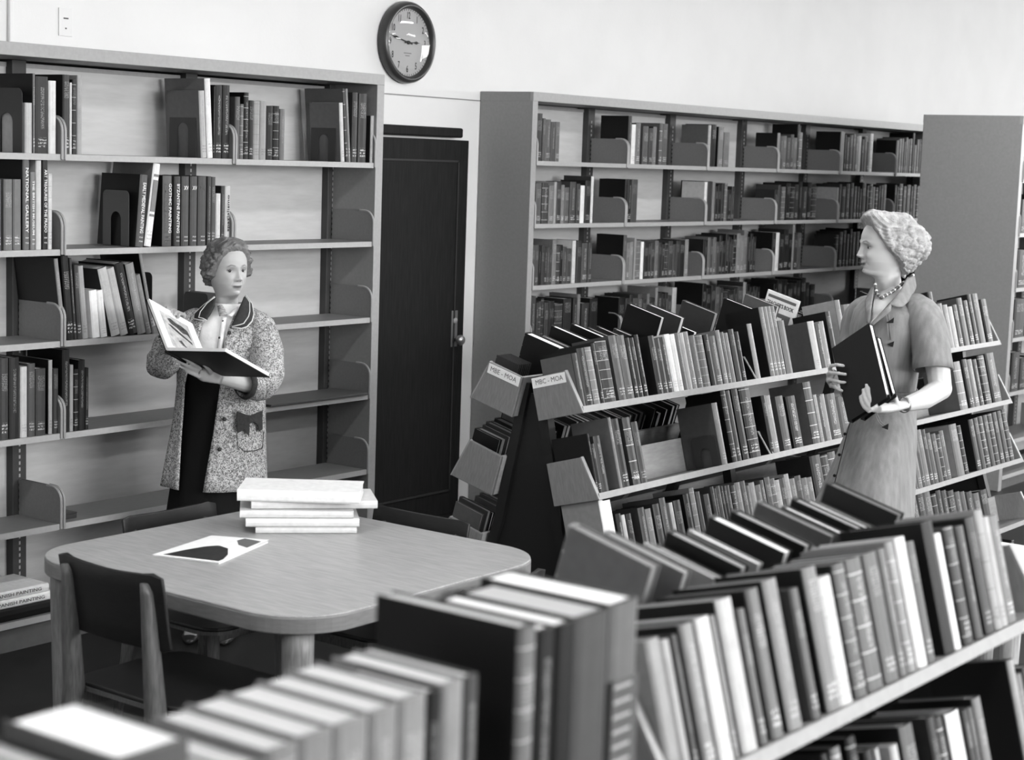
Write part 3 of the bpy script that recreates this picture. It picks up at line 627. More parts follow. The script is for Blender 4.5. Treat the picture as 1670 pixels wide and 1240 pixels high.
# ---- foreground rack
FR = 'foreground sloping rack'
def fgrow(where, tier, specs):
    """given the column and row of the top of each spine instead of its foot"""
    for x0, x1, yt, tone, o in expand(specs):
        o = dict(o)
        lo, hi = -2.6, .5; Mz = lambda X: tier_frame(FGR, 'front', tier, X) @ Matrix.Translation((0, .010, .001))
        def fit(x):
            X = -1.6; h = .22
            for _ in range(30):
                P = Mz(X) @ Vector((0, 0, h)); a, b, z = pj(P); h += (b-yt)*z/FPX*.8; h = max(.08, min(.33, h)); X += (x-a)*z/FPX*1.4
            return X, h
        (Xa, h), (Xb, h2) = fit(x0), fit(x1); t = max(.008, (Xb-Xa)*.98)
        book(Mz(Xa), t, o.pop('d', min(.172, .76*h)), h, alb(tone), where, Xa, c=alb(o.pop('c')) if 'c' in o else None, p=alb(o.pop('p', .6)), **o)
fgrow(('front top tier', FR), 0, [
    (1053, 1077, 1046, .60), (1078, 1092, 1046, .64), (1096, 1105, 1037, .30), (1110, 1131, 1020, .56, dict(c=.05)), (1135, 1158, 1010, .82, dict(c=.3)), (1160, 1167, 1005, .55), (1169, 1195, 980, .72, dict(c=.05)), (1203, 1215, 995, .42), (1218, 1237, 963, .46, dict(c=.04)), (1245, 1268, 948, .55, dict(c=.05)), (1288, 1302, 962, .38), (1310, 1332, 928, .52, dict(c=.14)), (1334, 1356, 944, .76), (1359, 1378, 922, .42, dict(c=.05)), (1381, 1406, 914, .44, dict(c=.2)), (1409, 1431, 905, .44), (1432, 1443, 897, .46), (1444, 1457, 886, .56), (1460, 1476, 879, .82), (1478, 1491, 886, .42),
    (1504, 1521, 853, .04, dict(plain=True)), (1525, 1534, 872, .86), (1541, 1554, 862, .32), (1560, 1571, 860, .36), (1576, 1589, 846, .32, dict(c=.05)), (1590, 1601, 834, .62), (1602, 1612, 845, .66), (1613, 1627, 843, .5)])
fgrow(('front second tier', FR), 1, [(1340, 1350, 1232, .1), (1356, 1370, 1222, .5, dict(c=.05)), (1380, 1395, 1205, .1), (1410, 1423, 1226, .2), (1428, 1434, 1222, .7, dict(c=.07)), (1452, 1464, 1218, .7), (1468, 1490, 1187, .42, dict(c=.07)), (1512, 1524, 1172, .26), (1525, 1536, 1172, .3), (1543, 1566, 1166, .82, dict(c=.07)), (1570, 1578, 1160, .3), (1579, 1586, 1156, .4), (1587, 1599, 1140, .52, dict(c=.06)), (1644, 1653, 1078, .62, dict(c=.05)), (1656, 1666, 1102, .5), (1669, 1684, 1090, .3)])
backrow(('rear top tier', FR), FGR, 0, -2.10, [('at', 926, 857, .03, .5, .55), ('at', 982, 868, .026, .5, .62), ('at', 1048, 886, .015, .6, .96), ('at', 1066, 889, .015, .3, .96), ('at', 1086, 867, .030, .04, .6), ('at', 1121, 865, .020, .6, .96), ('at', 1155, 843, .032, .18, .88), ('at', 1191, 834, .030, .05, .6), ('at', 1222, 842, .020, .6, .96), ('at', 1233, 819, .026, .38, .55), ('at', 1273, 826, .022, .32, .92), ('at', 1290, 814, .030, .06, .6), ('at', 1312, 816, .020, .4, .96), ('at', 1328, 818, .018, .3, .7), ('at', 1346, 788, .034, .18, .45)])
# ---- the nearest row
NR = 'nearest row on the counter case'
YN = -4.43
def near(specs):
    for x0, x1, yt, tone, o in specs:
        o = dict(o); A = onY(x0, yt+(x1-x0)*.2, YN); B = onY(x1, yt-(x1-x0)*.2, YN); h = (A.z+B.z)/2-NZ
        book(Matrix.Translation((A.x, YN, NZ+.0005)), (B.x-A.x)*.985, o.pop('d', .16), h, alb(tone), ('row', NR), A.x, c=alb(o.pop('c')) if 'c' in o else None, p=alb(o.pop('p', .78)), **o)
near([(20, 110, 1290, .48, {}), (115, 190, 1285, .10, {}), (195, 313, 1222, .36, dict(p=.97)), (316, 376, 1262, .46, {}), (378, 436, 1250, .48, {}),
      (437, 489, 1219, .52, {}), (489.5, 546, 1196, .52, {}), (547, 604, 1176, .54, {}), (605, 652, 1156, .54, {}), (653, 699, 1136, .55, {}), (701, 722, 1128, .10, dict(d=.12)), (723, 759, 1113, .56, {}), (760, 782, 1103, .32, {}),
      (850, 877, 1021, .46, dict(c=.05, d=.215)), (878, 908, 1026, .12, dict(d=.16, p=.92)), (909, 940, 1017, .12, dict(d=.18, p=.92)), (941, 997, 1001, .34, dict(c=.06, d=.18, p=.72, plain=True)), (998, 1044, 981, .44, dict(c=.10, d=.20, p=.96, plain=True, jacket='bands'))])

# ---- build the book meshes
def book_mesh(mb, cols, M, b, seed):
    """appends cover (list 0) and pages (list 1) with per-face tone"""
    t, d, h = b['t'], b['d'], b['h']; c = min(.0028, t*.16); bul = min(.006, t*.22)
    arc = [(t*(.5-.5*math.cos(math.pi*i/4)), -bul*math.sin(math.pi*i/4)+.003) for i in range(5)]
    outer = [(0, d), (0, .006)]+arc[0:]+[(t, .006), (t, d)]
    inner = [(t-c, d), (t-c, .006), (c, .006), (c, d)]
    P = outer+inner; n = len(P); no = len(outer)
    vs = [M @ Vector((x, y, z)) for z in (0, h) for x, y in P]
    fs = []; uv = []; tone = []; mi = []
    for i in range(n):
        j = (i+1) % n; fs.append((i, j, n+j, n+i))
        sp = 1 <= i <= no-3
        ui, uj = P[i][0]/t, P[j][0]/t
        uv.append(((ui, 0), (uj, 0), (uj, 1), (ui, 1))); mi.append(1 if (sp and not b['txt'] and not b['plain']) else 0)
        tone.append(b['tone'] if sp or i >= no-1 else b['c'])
    quads = [(0, 1, no+2, no+3), (no-2, no-1, no, no+1)]            # board ends
    tops = [q for q in quads]
    spn = [1]+list(range(2, no-1))
    for base, flip in ((0, True), (n, False)):
        for q_ in tops+[tuple(range(1, no-1))+(no+1, no+2)]:
            f = tuple(base+k for k in (reversed(q_) if not flip else q_)); fs.append(f); uv.append(tuple((.05, .01) for _ in f)); tone.append(b['c']); mi.append(0)
    mb.append((vs, fs, uv, tone, mi, seed))
def pages_mesh(M, b):
    t, d, h = b['t'], b['d'], b['h']; c = min(.0028, t*.16)
    q = MB(); q.box(c, t-c, .0065, d-.004, .004, h-.003, M=M)
    return q
def build(name, items, mats):
    V = []; F = []; UV = []; T = []; MI = []; S = []
    for vs, fs, uv, tone, mi, seed in items:
        o = len(V); V += [tuple(v) for v in vs]; F += [tuple(k+o for k in f) for f in fs]
        for u_ in uv: UV += [c_ for p_ in u_ for c_ in p_]
        T += tone; MI += mi; S += [seed]*len(fs)
    me = bpy.data.meshes.new(name); me.from_pydata(V, [], F)
    for m_ in mats: me.materials.append(m_)
    me.polygons.foreach_set('material_index', MI)
    l = me.uv_layers.new(name='UVMap'); l.data.foreach_set('uv', UV)
    for nm, dat in (('tone', T), ('seed', S)):
        a = me.attributes.new(nm, 'FLOAT', 'FACE'); a.data.foreach_set('value', dat)
    me.update(); return me
def page_item(M, b):
    q = pages_mesh(M, b); return (q.v, q.f, [tuple((0, 0) for _ in f) for f in q.f], [b['p']]*len(q.f), [0]*len(q.f), 0)
def shade(v, low):
    t = v**(1/2.2)
    return 'black' if t < .09 else 'charcoal' if t < .2 else 'dark grey' if t < .34 else 'mid grey' if t < .5 else 'light grey' if t < .7 else 'white'
def ordn(n): return {1: 'first', 2: 'second', 3: 'third', 4: 'fourth', 5: 'fifth'}.get(n, '%d%s' % (n, 'th' if 10 < n % 100 < 14 else {1: 'st', 2: 'nd', 3: 'rd'}.get(n % 10, 'th')))
groups = {}
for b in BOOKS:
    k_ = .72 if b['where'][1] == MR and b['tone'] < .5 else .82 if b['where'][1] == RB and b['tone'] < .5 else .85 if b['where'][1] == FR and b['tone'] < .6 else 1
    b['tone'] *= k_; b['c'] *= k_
for b in BOOKS: groups.setdefault(b['where'], []).append(b)
for wh, l in groups.items():
    l.sort(key=lambda b: b['x'])
    for i, b in enumerate(l):
        thick = 'thin ' if b['t'] < .016 else 'thick ' if b['t'] > .042 else ''
        row = wh[0]+' of' if wh[0] != 'row' else 'the'
        b['label'] = b['lab'] or f"{thick}{shade(b['tone0'],0)} book, {ordn(i+1)} from left on {row} {wh[1]}"
        b['group'] = f"books on the {wh[1]}" if wh[0] != 'row' else 'books in the nearest row'
        Pm = b['M'] @ Vector((b['t']/2, 0, b['h']*.6)); x, y, z = pj(Pm)
        inside = 0 < x < 1670 and 0 < y < 1240
        hid = .25 if 'rear second' in wh[0] or 'rear third' in wh[0] else 1
        b['area'] = (b['t']+.35*b['d'])*b['h']/z**2*hid*(1 if inside else .2)
BOOKS.sort(key=lambda b: -b['area'])
LIMIT = 300
ink = {'pale': 'pale_ink', 'grey': 'grey_ink', 'black': 'black_ink'}
for i, b in enumerate(BOOKS[:LIMIT]):
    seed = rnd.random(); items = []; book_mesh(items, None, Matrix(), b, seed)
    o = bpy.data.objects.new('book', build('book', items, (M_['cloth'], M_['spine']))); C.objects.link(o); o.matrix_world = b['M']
    tag(o, b['label'], 'book', b['group'])
    p = bpy.data.objects.new('pages', build('pages', [page_item(Matrix(), b)], (M_['page'],))); C.objects.link(p); p.parent = o
    bul = min(.006, b['t']*.22)-.003+.0012
    for s, dr, tn, k in (b['txt'] or []):
        off = k.get('off', 0)*b['t']; z0 = b['h']*.54
        if dr == 'down': Mx = frame((b['t']/2+off, -bul, z0), (0, 0, -1), (1, 0, 0), (0, -1, 0)); wd = b['h']*.70
        elif dr == 'up': Mx = frame((b['t']/2+off, -bul, z0), (0, 0, 1), (-1, 0, 0), (0, -1, 0)); wd = b['h']*.62
        else: Mx = frame((b['t']/2, -bul, b['h']*.83), (1, 0, 0), (0, 0, 1), (0, -1, 0)); wd = b['t']*.62
        text_mesh('spine_title', s, min(b['t']*(.62 if off == 0 else .42), .024) if dr != 'across' else .024, M_[ink[tn]], o, Mx, width=wd, bold=.01)
        if dr in ('down', 'across'):
            for kk in range(2): text_mesh('shelf_mark', ('709', '759', '750', '708')[(i+kk) % 4], .008, M_['pale_ink'], o, frame((b['t']/2, -bul, b['h']*(.13-.055*kk)), (1, 0, 0), (0, 0, 1), (0, -1, 0)), width=b['t']*.5)
    if b['jacket'] is True:                                         # white jacket with a dark lettered panel
        q = MB(); q.box(b['t']*.16, b['t']*.84, -bul-.0004, -bul+.002, b['h']*.42, b['h']*.80); q.obj('spine_panel', M_['plate'], o)
        for zz in (.36, .84):
            q = MB(); q.box(b['t']*.16, b['t']*.84, -bul-.0004, -bul+.002, b['h']*zz, b['h']*(zz+.03)); q.obj('spine_band', M_['plate'], o)
    if b['jacket'] == 'bands':                                      # raised pale bands across a thick spine
        q = MB(); q.box(b['t']*.04, b['t']*.96, -bul-.0006, 0, 0, b['h']*.62); q.obj('spine_cloth', M_['bookend_g'], o)
        for zz in range(7):
            q = MB(); q.box(b['t']*.06, b['t']*.70, -bul-.002, 0, b['h']*(.58-.075*zz), b['h']*(.58-.075*zz)+.004); q.obj('spine_band', M_['plate_edge'], o, bevel=.001)
    if b['jacket'] == 'teacher':                                    # cover side towards the camera is local +x on the rear side
        xx = b['t']; d, h = b['d'], b['h']
        q = MB(); q.box(xx, xx+.0006, .012, d-.01, h*.915, h*.955); q.obj('cover_band', M_['grey_ink'], o)
        text_mesh('cover_title', "TEACHER'S BOOK", .026, M_['black_ink'], o, frame((xx+.0005, d*.5, h*.842), (0, 1, 0), (0, 0, 1), (1, 0, 0)), width=d*.84, bold=.012)
        q = MB(); q.box(xx, xx+.0006, .06, d-.02, h*.48, h*.74); q.obj('cover_picture', M_['grey_ink'], o)
        q = MB(); q.box(xx+.0006, xx+.0010, .075, d-.06, h*.54, h*.68); q.obj('cover_picture_light', M_['white'], o)
rest = BOOKS[LIMIT:]
if rest:
    items = []; pg = []
    for b in rest: book_mesh(items, None, b['M'], b, rnd.random()); pg.append(page_item(b['M'], b))
    items2 = [(a[0], a[1], a[2], a[3], [2]*len(a[1]), 0) for a in pg]
    o = bpy.data.objects.new('distant_books', build('distant_books', items+items2, (M_['cloth'], M_['spine'], M_['page']))); C.objects.link(o)
    tag(o, 'the many smaller books on the farther shelves and rack tiers', 'books', kind='stuff')
print('BOOKS', len(BOOKS), 'rest', len(rest))

# ---- loose books, bookends, papers
def flat_book(name, label, cx, cy, z, ang, w_, d, t, tone, ptone, cat='book', group=None, open_side=None, soft=False, spine_front=None):
    """lies flat; local x = width along the spine, spine at -y"""
    b = dict(t=t, d=d, h=w_, tone=alb(tone), c=alb(tone), p=alb(ptone), txt=None, plain=True)
    Mx = Matrix.Translation((-w_/2, -d/2, 0)) @ frame((0, 0, t), (0, 0, -1), (0, 1, 0), (1, 0, 0))
    items = []; book_mesh(items, None, Mx, b, .3)
    o = bpy.data.objects.new(name, build(name, items, (M_['cloth'], M_['spine']))); C.objects.link(o)
    o.location = (cx, cy, z); o.rotation_euler = (0, 0, R(ang)); tag(o, label, cat, group)
    p = bpy.data.objects.new('pages', build('pages', [page_item(Mx, b)], (M_['page'],))); C.objects.link(p); p.parent = o
    return o
z = BASE1+.001
A = [('black flat book at the bottom of the lying pile in the left bookcase', .30, .22, .05, .05, None), ('white lying art book, middle of the pile in the left bookcase', .30, .22, .034, .97, 'SPANISH PAINTING'), ('white lying art book, topmost of the pile in the left bookcase', .29, .22, .032, .94, 'SPANISH PAINTING')]
for i, (lb, w_, d, t, tone, tx) in enumerate(A):
    o = flat_book('book', lb, -.165-.012*i, .13+.004*i, z, 0, w_, d, t, tone, .7, group='lying art books')
    if tx: text_mesh('spine_title', tx, .019, M_['grey_ink'], o, frame((-.01, -d/2-.0045, t/2), (1, 0, 0), (0, 0, 1), (0, -1, 0)), width=.235, bold=.006)
    z += t+.001
# stack of white books on the table
def TB(px, py, z_): return onZ(px, py, z_)
stack = [((505, 866), .27, .22, .026, 'lowest pale book of the stack on the table, dark spine ends', .86, 1), ((500, 860), .30, .235, .028, 'second pale book from the bottom of the table stack', .88, 3), ((495, 852), .29, .24, .026, 'third pale book of the table stack, under the two top ones', .9, -2)]
fx, fy = Vector((CR.x, CR.y, 0)).normalized(), Vector((CF.x, CF.y, 0)).normalized()
ang0 = math.degrees(math.atan2(fx.y, fx.x)); z = TZ+.001; SC = onZ(497, 860, TZ)
for i, (dx, dy, w_, d, t, a, tone, lb) in enumerate(((.00, .005, .335, .225, .022, 9, .84, 'lowest pale book of the white stack on the table'), (-.012, .0, .375, .23, .028, 9, .86, 'second pale book from the bottom of the white stack on the table'), (-.030, .0, .375, .235, .024, 8, .84, 'third pale book from the bottom of the white stack on the table'), (.02, .03, .42, .22, .026, 11, .82, 'speckled pale book just below the top one of the table stack'), (-.012, -.006, .405, .22, .038, 1, .93, 'thick white book lying on top of the table stack'))):
    p_ = SC + fx*dx + fy*dy
    o = flat_book('book', lb, p_.x, p_.y, z, ang0+a, w_, d, t, tone, .82, group='white books stacked on the table')
    z += t+.0015
# magazine on the table
mg = tag(empty('magazine', (0, 0, 0)), 'thin open magazine with dark photographs lying on the reading table', 'magazine')
P4 = [onZ(*p_, TZ) for p_ in ((250, 908), (345, 877), (437, 886), (357, 921))]
def sheet(name, pts, z0, th, m_, lift=(0, 0, 0, 0)):
    q = MB(); vs = [Vector((p.x, p.y, z0+l)) for p, l in zip(pts, lift)]; q.add(vs+[v+Vector((0, 0, th)) for v in vs], [(3, 2, 1, 0), (4, 5, 6, 7), (0, 1, 5, 4), (1, 2, 6, 5), (2, 3, 7, 6), (3, 0, 4, 7)])
    return q.obj(name, m_, mg)
c0 = sum(P4, Vector())/4
sheet('pages', P4, TZ+.0005, .005, M_['white'])
sheet('cover', [c0+(p-c0)*1.02 for p in P4], TZ+.0056, .0008, M_['white'], (0, 0, .004, 0))
mix = lambda a, b: P4[0]*(1-a)*(1-b)+P4[1]*(1-a)*b+P4[3]*a*(1-b)+P4[2]*a*b
def photo(poly, m_, z_): 
    q = MB(); pts = [mix(a, b) for a, b in poly]; n = len(pts); vs = [Vector((p.x, p.y, z_+.0042*a_*b_)) for p, (a_, b_) in zip(pts, poly)]; q.add(vs+[v+Vector((0, 0, .0006)) for v in vs], [tuple(range(n-1, -1, -1)), tuple(range(n, 2*n))]+[(i, (i+1) % n, n+(i+1) % n, n+i) for i in range(n)]); return q.obj('printed_photo', m_, mg)
photo([(.12, .04), (.96, .04), (.97, .12), (.90, .30), (.72, .52), (.50, .60), (.36, .52), (.22, .30)], mat('printed_photo_dark', .02, .5, .3, .5, 60), TZ+.0068)
photo([(.58, .86), (.74, .70), (.95, .62), (.96, .90), (.62, .97)], M_['grey_ink'], TZ+.0070)
# papers on the side table
pz = .741
for i, (px, py, w_, d, t, tone, lb) in enumerate(((1690, 930, .30, .22, .012, .9, 'lowest pale magazine of the pile at the right edge'), (1688, 918, .30, .22, .018, .85, 'second pale magazine of the pile at the right edge'), (1690, 905, .29, .21, .010, .5, 'grey magazine in the pile at the right edge'), (1692, 898, .30, .22, .022, .92, 'topmost white magazine of the pile at the right edge'))):
    flat_book('magazine', lb, .80+.008*i, -3.56+.006*i, pz, 12-4*i, w_, d, t, tone, .85, cat='magazine', group='pale magazines on the side table'); pz += t+.001
# bookends
def bookend(label, X, y0, y1, Z, h, m_, arch=True, M=None, group='arched steel bookends'):
    o = tag(empty('bookend'), label, 'bookend', group); o.matrix_world = M if M else Matrix.Translation((X, y0, Z)); w_ = y1-y0; r_ = w_*.14
    top = [(r_-r_*math.cos(a), h-r_+r_*math.sin(a)) for a in [R(18*i) for i in range(6)]]
    outer = [(0, 0)]+top+[(w_-y_, z_) for y_, z_ in reversed(top)]+[(w_, 0)]
    q = MB()
    if arch:
        aw, ah = w_*.20, h*.62; ia = [(w_/2-aw*math.cos(a), ah-aw+aw*math.sin(a)) for a in [R(15*i) for i in range(13)]]
        inner = [(w_/2-aw, 0)]+ia+[(w_/2+aw, 0)]
        no, ni = len(outer), len(inner); pts = outer+inner; n = no+ni
        vs = [Vector((x_, y_, z_)) for x_ in (-.0018, 0) for y_, z_ in pts]
        import mathutils
        fs = []
        ks = [round(k*(ni-1)/(no-1)) for k in range(no)]
        for base in (0, n):
            for k in range(no-1):
                a, b_ = base+k, base+k+1
                ids = [base+no+j for j in range(ks[k], ks[k+1]+1)]
                f = [a, b_]+ids[::-1]
                if len(f) > 2: fs.append(tuple(f) if base else tuple(reversed(f)))
        loop = list(range(no))+[no+j for j in range(ni-1, -1, -1)]
        for i in range(len(loop)): a, b_ = loop[i], loop[(i+1) % len(loop)]; fs.append((a, b_, n+b_, n+a))
        q.add(vs, fs)
    else: q.prism(outer, -.0018, 0, 'X')
    q.obj('plate', m_, o)
    q = MB(); q.box(-.0018, .002, 0, w_, 0, .0012); q.box(-.09, -.0018, w_*.35, w_*.65, 0, .0012); q.obj('foot', m_, o)
    return o
for lb, px, y0, y1, Z, h, m_ in (('dark arched bookend at the left edge of the top shelf, left bookcase', 43.5, .02, .21, 1.94, .245, 'bookend'), ('dark arched bookend against a tall grey book on the top shelf, left bookcase', 330.5, .035, .20, 1.94, .235, 'bookend'),
        ('dark arched bookend near the right end of the top shelf, left bookcase', 558.5, .04, .195, 1.94, .20, 'bookend'), ('grey arched bookend against a black book on the second shelf, left bookcase', 223.5, .045, .205, 1.571, .228, 'bookend_g')):
    bookend(lb, xat(px, 0, Z)-.004, y0, y1, Z+.0005, h, M_[m_])
bookend('small dark plate bookend at the right of the third shelf, left bookcase', xat(261, 0, 1.211), .05, .20, 1.2115, .25, M_['bookend'], arch=False)
bookend('dark plate bookend on the third shelf just behind the woman in the floral coat', xat(352, 0, 1.211), .05, .2, 1.2115, .15, M_['bookend'], arch=False)
Mb = tier_frame(MID, 'front', 1, xat(1181, *tier_frame(MID, 'front', 1).translation[1:])) @ Matrix.Translation((0, .018, .001))
bookend('black arched bookend on the front second tier of the middle rack', 0, 0, .115, 0, .125, M_['bookend'], M=Mb)
Mb = tier_frame(FGR, 'rear', 0, -2.155) @ Matrix.Translation((0, .03, .001))
# dark folder lying on the fourth shelf, overhanging a little
fo = tag(empty('folder', (1.40, .10, .8455)), 'thin dark folder lying on the fourth shelf at the right of the left bookcase', 'folder')
q = MB(); q.box(-.26, .40, -.12, .10, 0, .005); q.obj('folder_back', M_['bookend'], fo, bevel=.001)
q = MB(); q.box(-.255, .395, -.118, .10, .006, .010); q.obj('folder_flap', M_['bookend_g'], fo)
pn = tag(empty('bookend_base', (1.02, .03, 1.212)), 'small dark object lying on the third shelf beside the woman in the floral coat', 'tool')
q = MB(); q.box(-.03, .05, -.01, .01, .0, .006); q.obj('base_plate', M_['bookend'], pn); q = MB(); q.box(.05, .10, -.008, .008, .001, .010); q.obj('base_end', M_['bookend'], pn, bevel=.002)  # base of an arched bookend, a flat bar with a thicker end

db = tag(empty('box', (.055, .10, .4805)), 'small dark book lying on the fifth shelf of the left bookcase', 'box')
q = MB(); q.box(-.02, .06, -.05, .05, 0, .018); q.obj('book_block', M_['bookend'], db, bevel=.002); q = MB(); q.box(-.021, .061, -.051, .051, .0185, .024); q.obj('book_cover', M_['bookend'], db, bevel=.002)  # a small lying book, built as a block under a cover slab
# ---------------------------------------------------------------- people
from mathutils import noise
RH = Vector((CR.x, CR.y, 0)).normalized(); FH = Vector((CF.x, CF.y, 0)).normalized(); UP = Vector((0, 0, 1))
def skin_mat(name):
    m_ = bpy.data.materials.new(name); m_.use_nodes = True; nt = m_.node_tree; b = nt.nodes['Principled BSDF']
    a = nt.nodes.new('ShaderNodeAttribute'); a.attribute_name = 'tone'; nt.links.new(a.outputs['Color'], b.inputs['Base Color'])
    b.inputs['Roughness'].default_value = .55; b.inputs['Specular IOR Level'].default_value = .3; return m_
M_['skin'] = skin_mat('skin')
M_['eye_white'] = mat('eye_white', .42, .4, .3); M_['iris'] = mat('iris', .025, .45, .2)
def hair_mat(name, g, var):
    m_ = mat(name, g, .55, .3, var, 40, .35, 160, stretch=(1, 1, 1)); return m_
M_['hair_dark'] = hair_mat('hair_grey_brown', .13, .5); M_['hair_fair'] = hair_mat('hair_fair', .33, .35)
def speckle(name, lo, hi, sc):
    m_ = bpy.data.materials.new(name); m_.use_nodes = True; nt = m_.node_tree; N = nt.nodes; L = nt.links; b = N['Principled BSDF']
    tc = N.new('ShaderNodeTexCoord'); n = N.new('ShaderNodeTexNoise'); n.inputs['Scale'].default_value = sc; n.inputs['Detail'].default_value = 2.5; n.inputs['Distortion'].default_value = 1.6
    v = N.new('ShaderNodeTexVoronoi'); v.inputs['Scale'].default_value = sc*.9; L.new(tc.outputs['Object'], n.inputs[0]); L.new(tc.outputs['Object'], v.inputs[0])
    r = N.new('ShaderNodeMapRange'); r.inputs[1].default_value = .44; r.inputs[2].default_value = .56; r.inputs[3].default_value = lo; r.inputs[4].default_value = hi; L.new(n.outputs[0], r.inputs[0])
    r2 = N.new('ShaderNodeMapRange'); r2.inputs[1].default_value = .12; r2.inputs[2].default_value = .3; r2.inputs[3].default_value = .35; r2.inputs[4].default_value = 1; L.new(v.outputs['Distance'], r2.inputs[0])
    mu = N.new('ShaderNodeMath'); mu.operation = 'MULTIPLY'; L.new(r.outputs[0], mu.inputs[0]); L.new(r2.outputs[0], mu.inputs[1])
    cb = N.new('ShaderNodeCombineColor'); [L.new(mu.outputs[0], cb.inputs[i]) for i in range(3)]; L.new(cb.outputs[0], b.inputs['Base Color']); b.inputs['Roughness'].default_value = .85; b.inputs['Specular IOR Level'].default_value = .1
    return m_
M_['floral'] = speckle('floral_cotton', .13, .50, 125)
M_['dark_collar'] = mat('dark_collar_cloth', .035, .8, .15, .2, 90); M_['piping'] = mat('pale_piping', .55, .8, .1)
M_['dark_dress'] = mat('dark_dress_cloth', .008, .85, .1); M_['blouse'] = mat('white_blouse', .82, .85, .1, .1, 25, .15, 120)
M_['linen'] = mat('grey_linen', .22, .85, .12, .16, 55, .12, 500, stretch=(1, 1, .12)); M_['lining'] = mat('dark_trim_cloth', .012, .8, .1)
M_['shoe'] = mat('dark_shoe_leather', .02, .35, .4); M_['pearl'] = mat('pearl_earring', .75, .25, .5); M_['bead'] = mat('necklace_beads', .07, .2, .6); M_['bead_l'] = mat('necklace_pale_beads', .6, .2, .6)
M_['blackcover'] = mat('black_book_cover', .006, .5, .3)

_Z = np.array([.122, .118, .108, .092, .070, .045, .020, 0, -.020, -.040, -.060, -.080, -.095, -.106, -.114, -.125, -.145, -.18, -.225])
_W = np.array([.004, .028, .047, .060, .070, .0755, .0765, .0757, .0738, .0702, .0640, .0560, .0500, .0470, .0460, .0465, .049, .051, .058])
_F = np.array([.000, .026, .051, .071, .085, .092, .0935, .0905, .0885, .088, .0865, .084, .081, .070, .048, .033, .027, .024, .02])
_B = np.array([.010, .036, .060, .080, .092, .099, .102, .101, .096, .086, .074, .064, .058, .055, .056, .058, .061, .065, .07])
_zz = np.linspace(.122, -.225, 400)
def _sm(v):
    y = np.interp(-_zz, -_Z, v); k = np.hanning(25); k /= k.sum(); yp = np.concatenate([np.full(12, y[0]), y, np.full(12, y[-1])]); return np.convolve(yp, k, 'valid')
_ws, _fs, _bs = _sm(_W), _sm(_F), _sm(_B)
def head_base(a, z, sy=1):
    """surface of the head without features; a = 0 in front"""
    w_ = np.interp(-z, -_zz, _ws); f_ = np.interp(-z, -_zz, _fs); b_ = np.interp(-z, -_zz, _bs)
    ca, sa = np.cos(a), np.sin(a)
    ex = .92
    x = w_*np.sign(sa)*np.abs(sa)**ex; y = np.where(ca > 0, f_, b_)*np.sign(ca)*np.abs(ca)**ex
    kz = np.clip((-.055-z)/.035, 0, 1)*np.clip((z+.135)/.02, 0, 1)
    x = x*(1-.40*kz*np.maximum(0, ca)**1.2)
    return x, y*sy
def G(x, z, cx, cz, sx, sz): return np.exp(-((x-cx)/sx)**2-((z-cz)/sz)**2)
def head_points(sy=1, smile=0, nose=1.0, na=168, nz=150):
    z = np.concatenate([np.linspace(.122, .05, 34), np.linspace(.048, -.118, 92), np.linspace(-.122, -.225, 24)])
    a = np.linspace(-math.pi, math.pi, na, endpoint=False)
    # more columns in front
    a = a - .45*np.sin(a)
    A, Z = np.meshgrid(a, z); X, Y = head_base(A, Z, sy)
    ax = np.abs(X); fr = np.clip((np.cos(A)-.05)/.35, 0, 1); fr = fr*fr*(3-2*fr)
    hz = np.interp(-Z, -np.array([.024, .012, 0, -.014, -.027, -.034, -.0405, -.047]), np.array([0, .005, .0085, .0145, .0215, .0245, .015, 0]))*nose
    wz = np.interp(-Z, -np.array([.02, 0, -.02, -.034, -.047]), np.array([.010, .0075, .0092, .0115, .012]))
    mz = -.068+smile*.006*(ax/.022)**2
    d = hz*np.exp(-(X/wz)**2) + .0085*G(ax, Z, .0125, -.0375, .0062, .006) - .0105*G(ax, Z, .031, .002, .016, .0095) + .0042*G(ax, Z, .027, .0195, .020, .0065)
    d += (.005+.003*smile)*G(ax, Z, .040, -.030, .018, .016) + .0045*G(X, Z-mz-.068, 0, -.0625, .017, .0045) + .0055*G(X, Z-mz-.068, 0, -.0738, .015, .005) - .0045*G(X, Z-mz-.068, 0, -.068, .022, .0019)
    d += .006*G(X, Z, 0, -.097, .016, .011) - .004*G(X, Z, 0, -.084, .017, .005) - .0018*np.exp(-((ax-.017-.35*np.clip(-.036-Z, 0, .04))/.0035)**2)*np.clip((-Z-.034)/.01, 0, 1)*np.clip((Z+.075)/.012, 0, 1)
    Y = Y + d*fr
    tone = np.ones_like(X)
    tone *= 1-.68*fr*np.exp(-((X)/(.021))**8)*np.exp(-((Z-mz)/.0068)**4)             # lips
    tone *= 1-.70*fr*np.exp(-((X)/(.020))**8)*np.exp(-((Z-mz)/.0013)**2)             # line between the lips
    bz = .0205+.004*np.clip((ax-.014)/.016, 0, 1)-.007*np.clip((ax-.034)/.012, 0, 1)
    tone *= 1-.72*fr*np.exp(-((Z-bz)/.0026)**2)*np.exp(-((ax-.030)/.0165)**6)         # brows
    tone *= 1-.25*fr*G(ax, Z, .031, .003, .018, .010)  # eye-socket shade painted into the skin tone
    tone *= 1-.6*fr*G(ax, Z, .0075, -.0425, .0035, .0022)                             # nostrils
    return X, Y, Z, tone
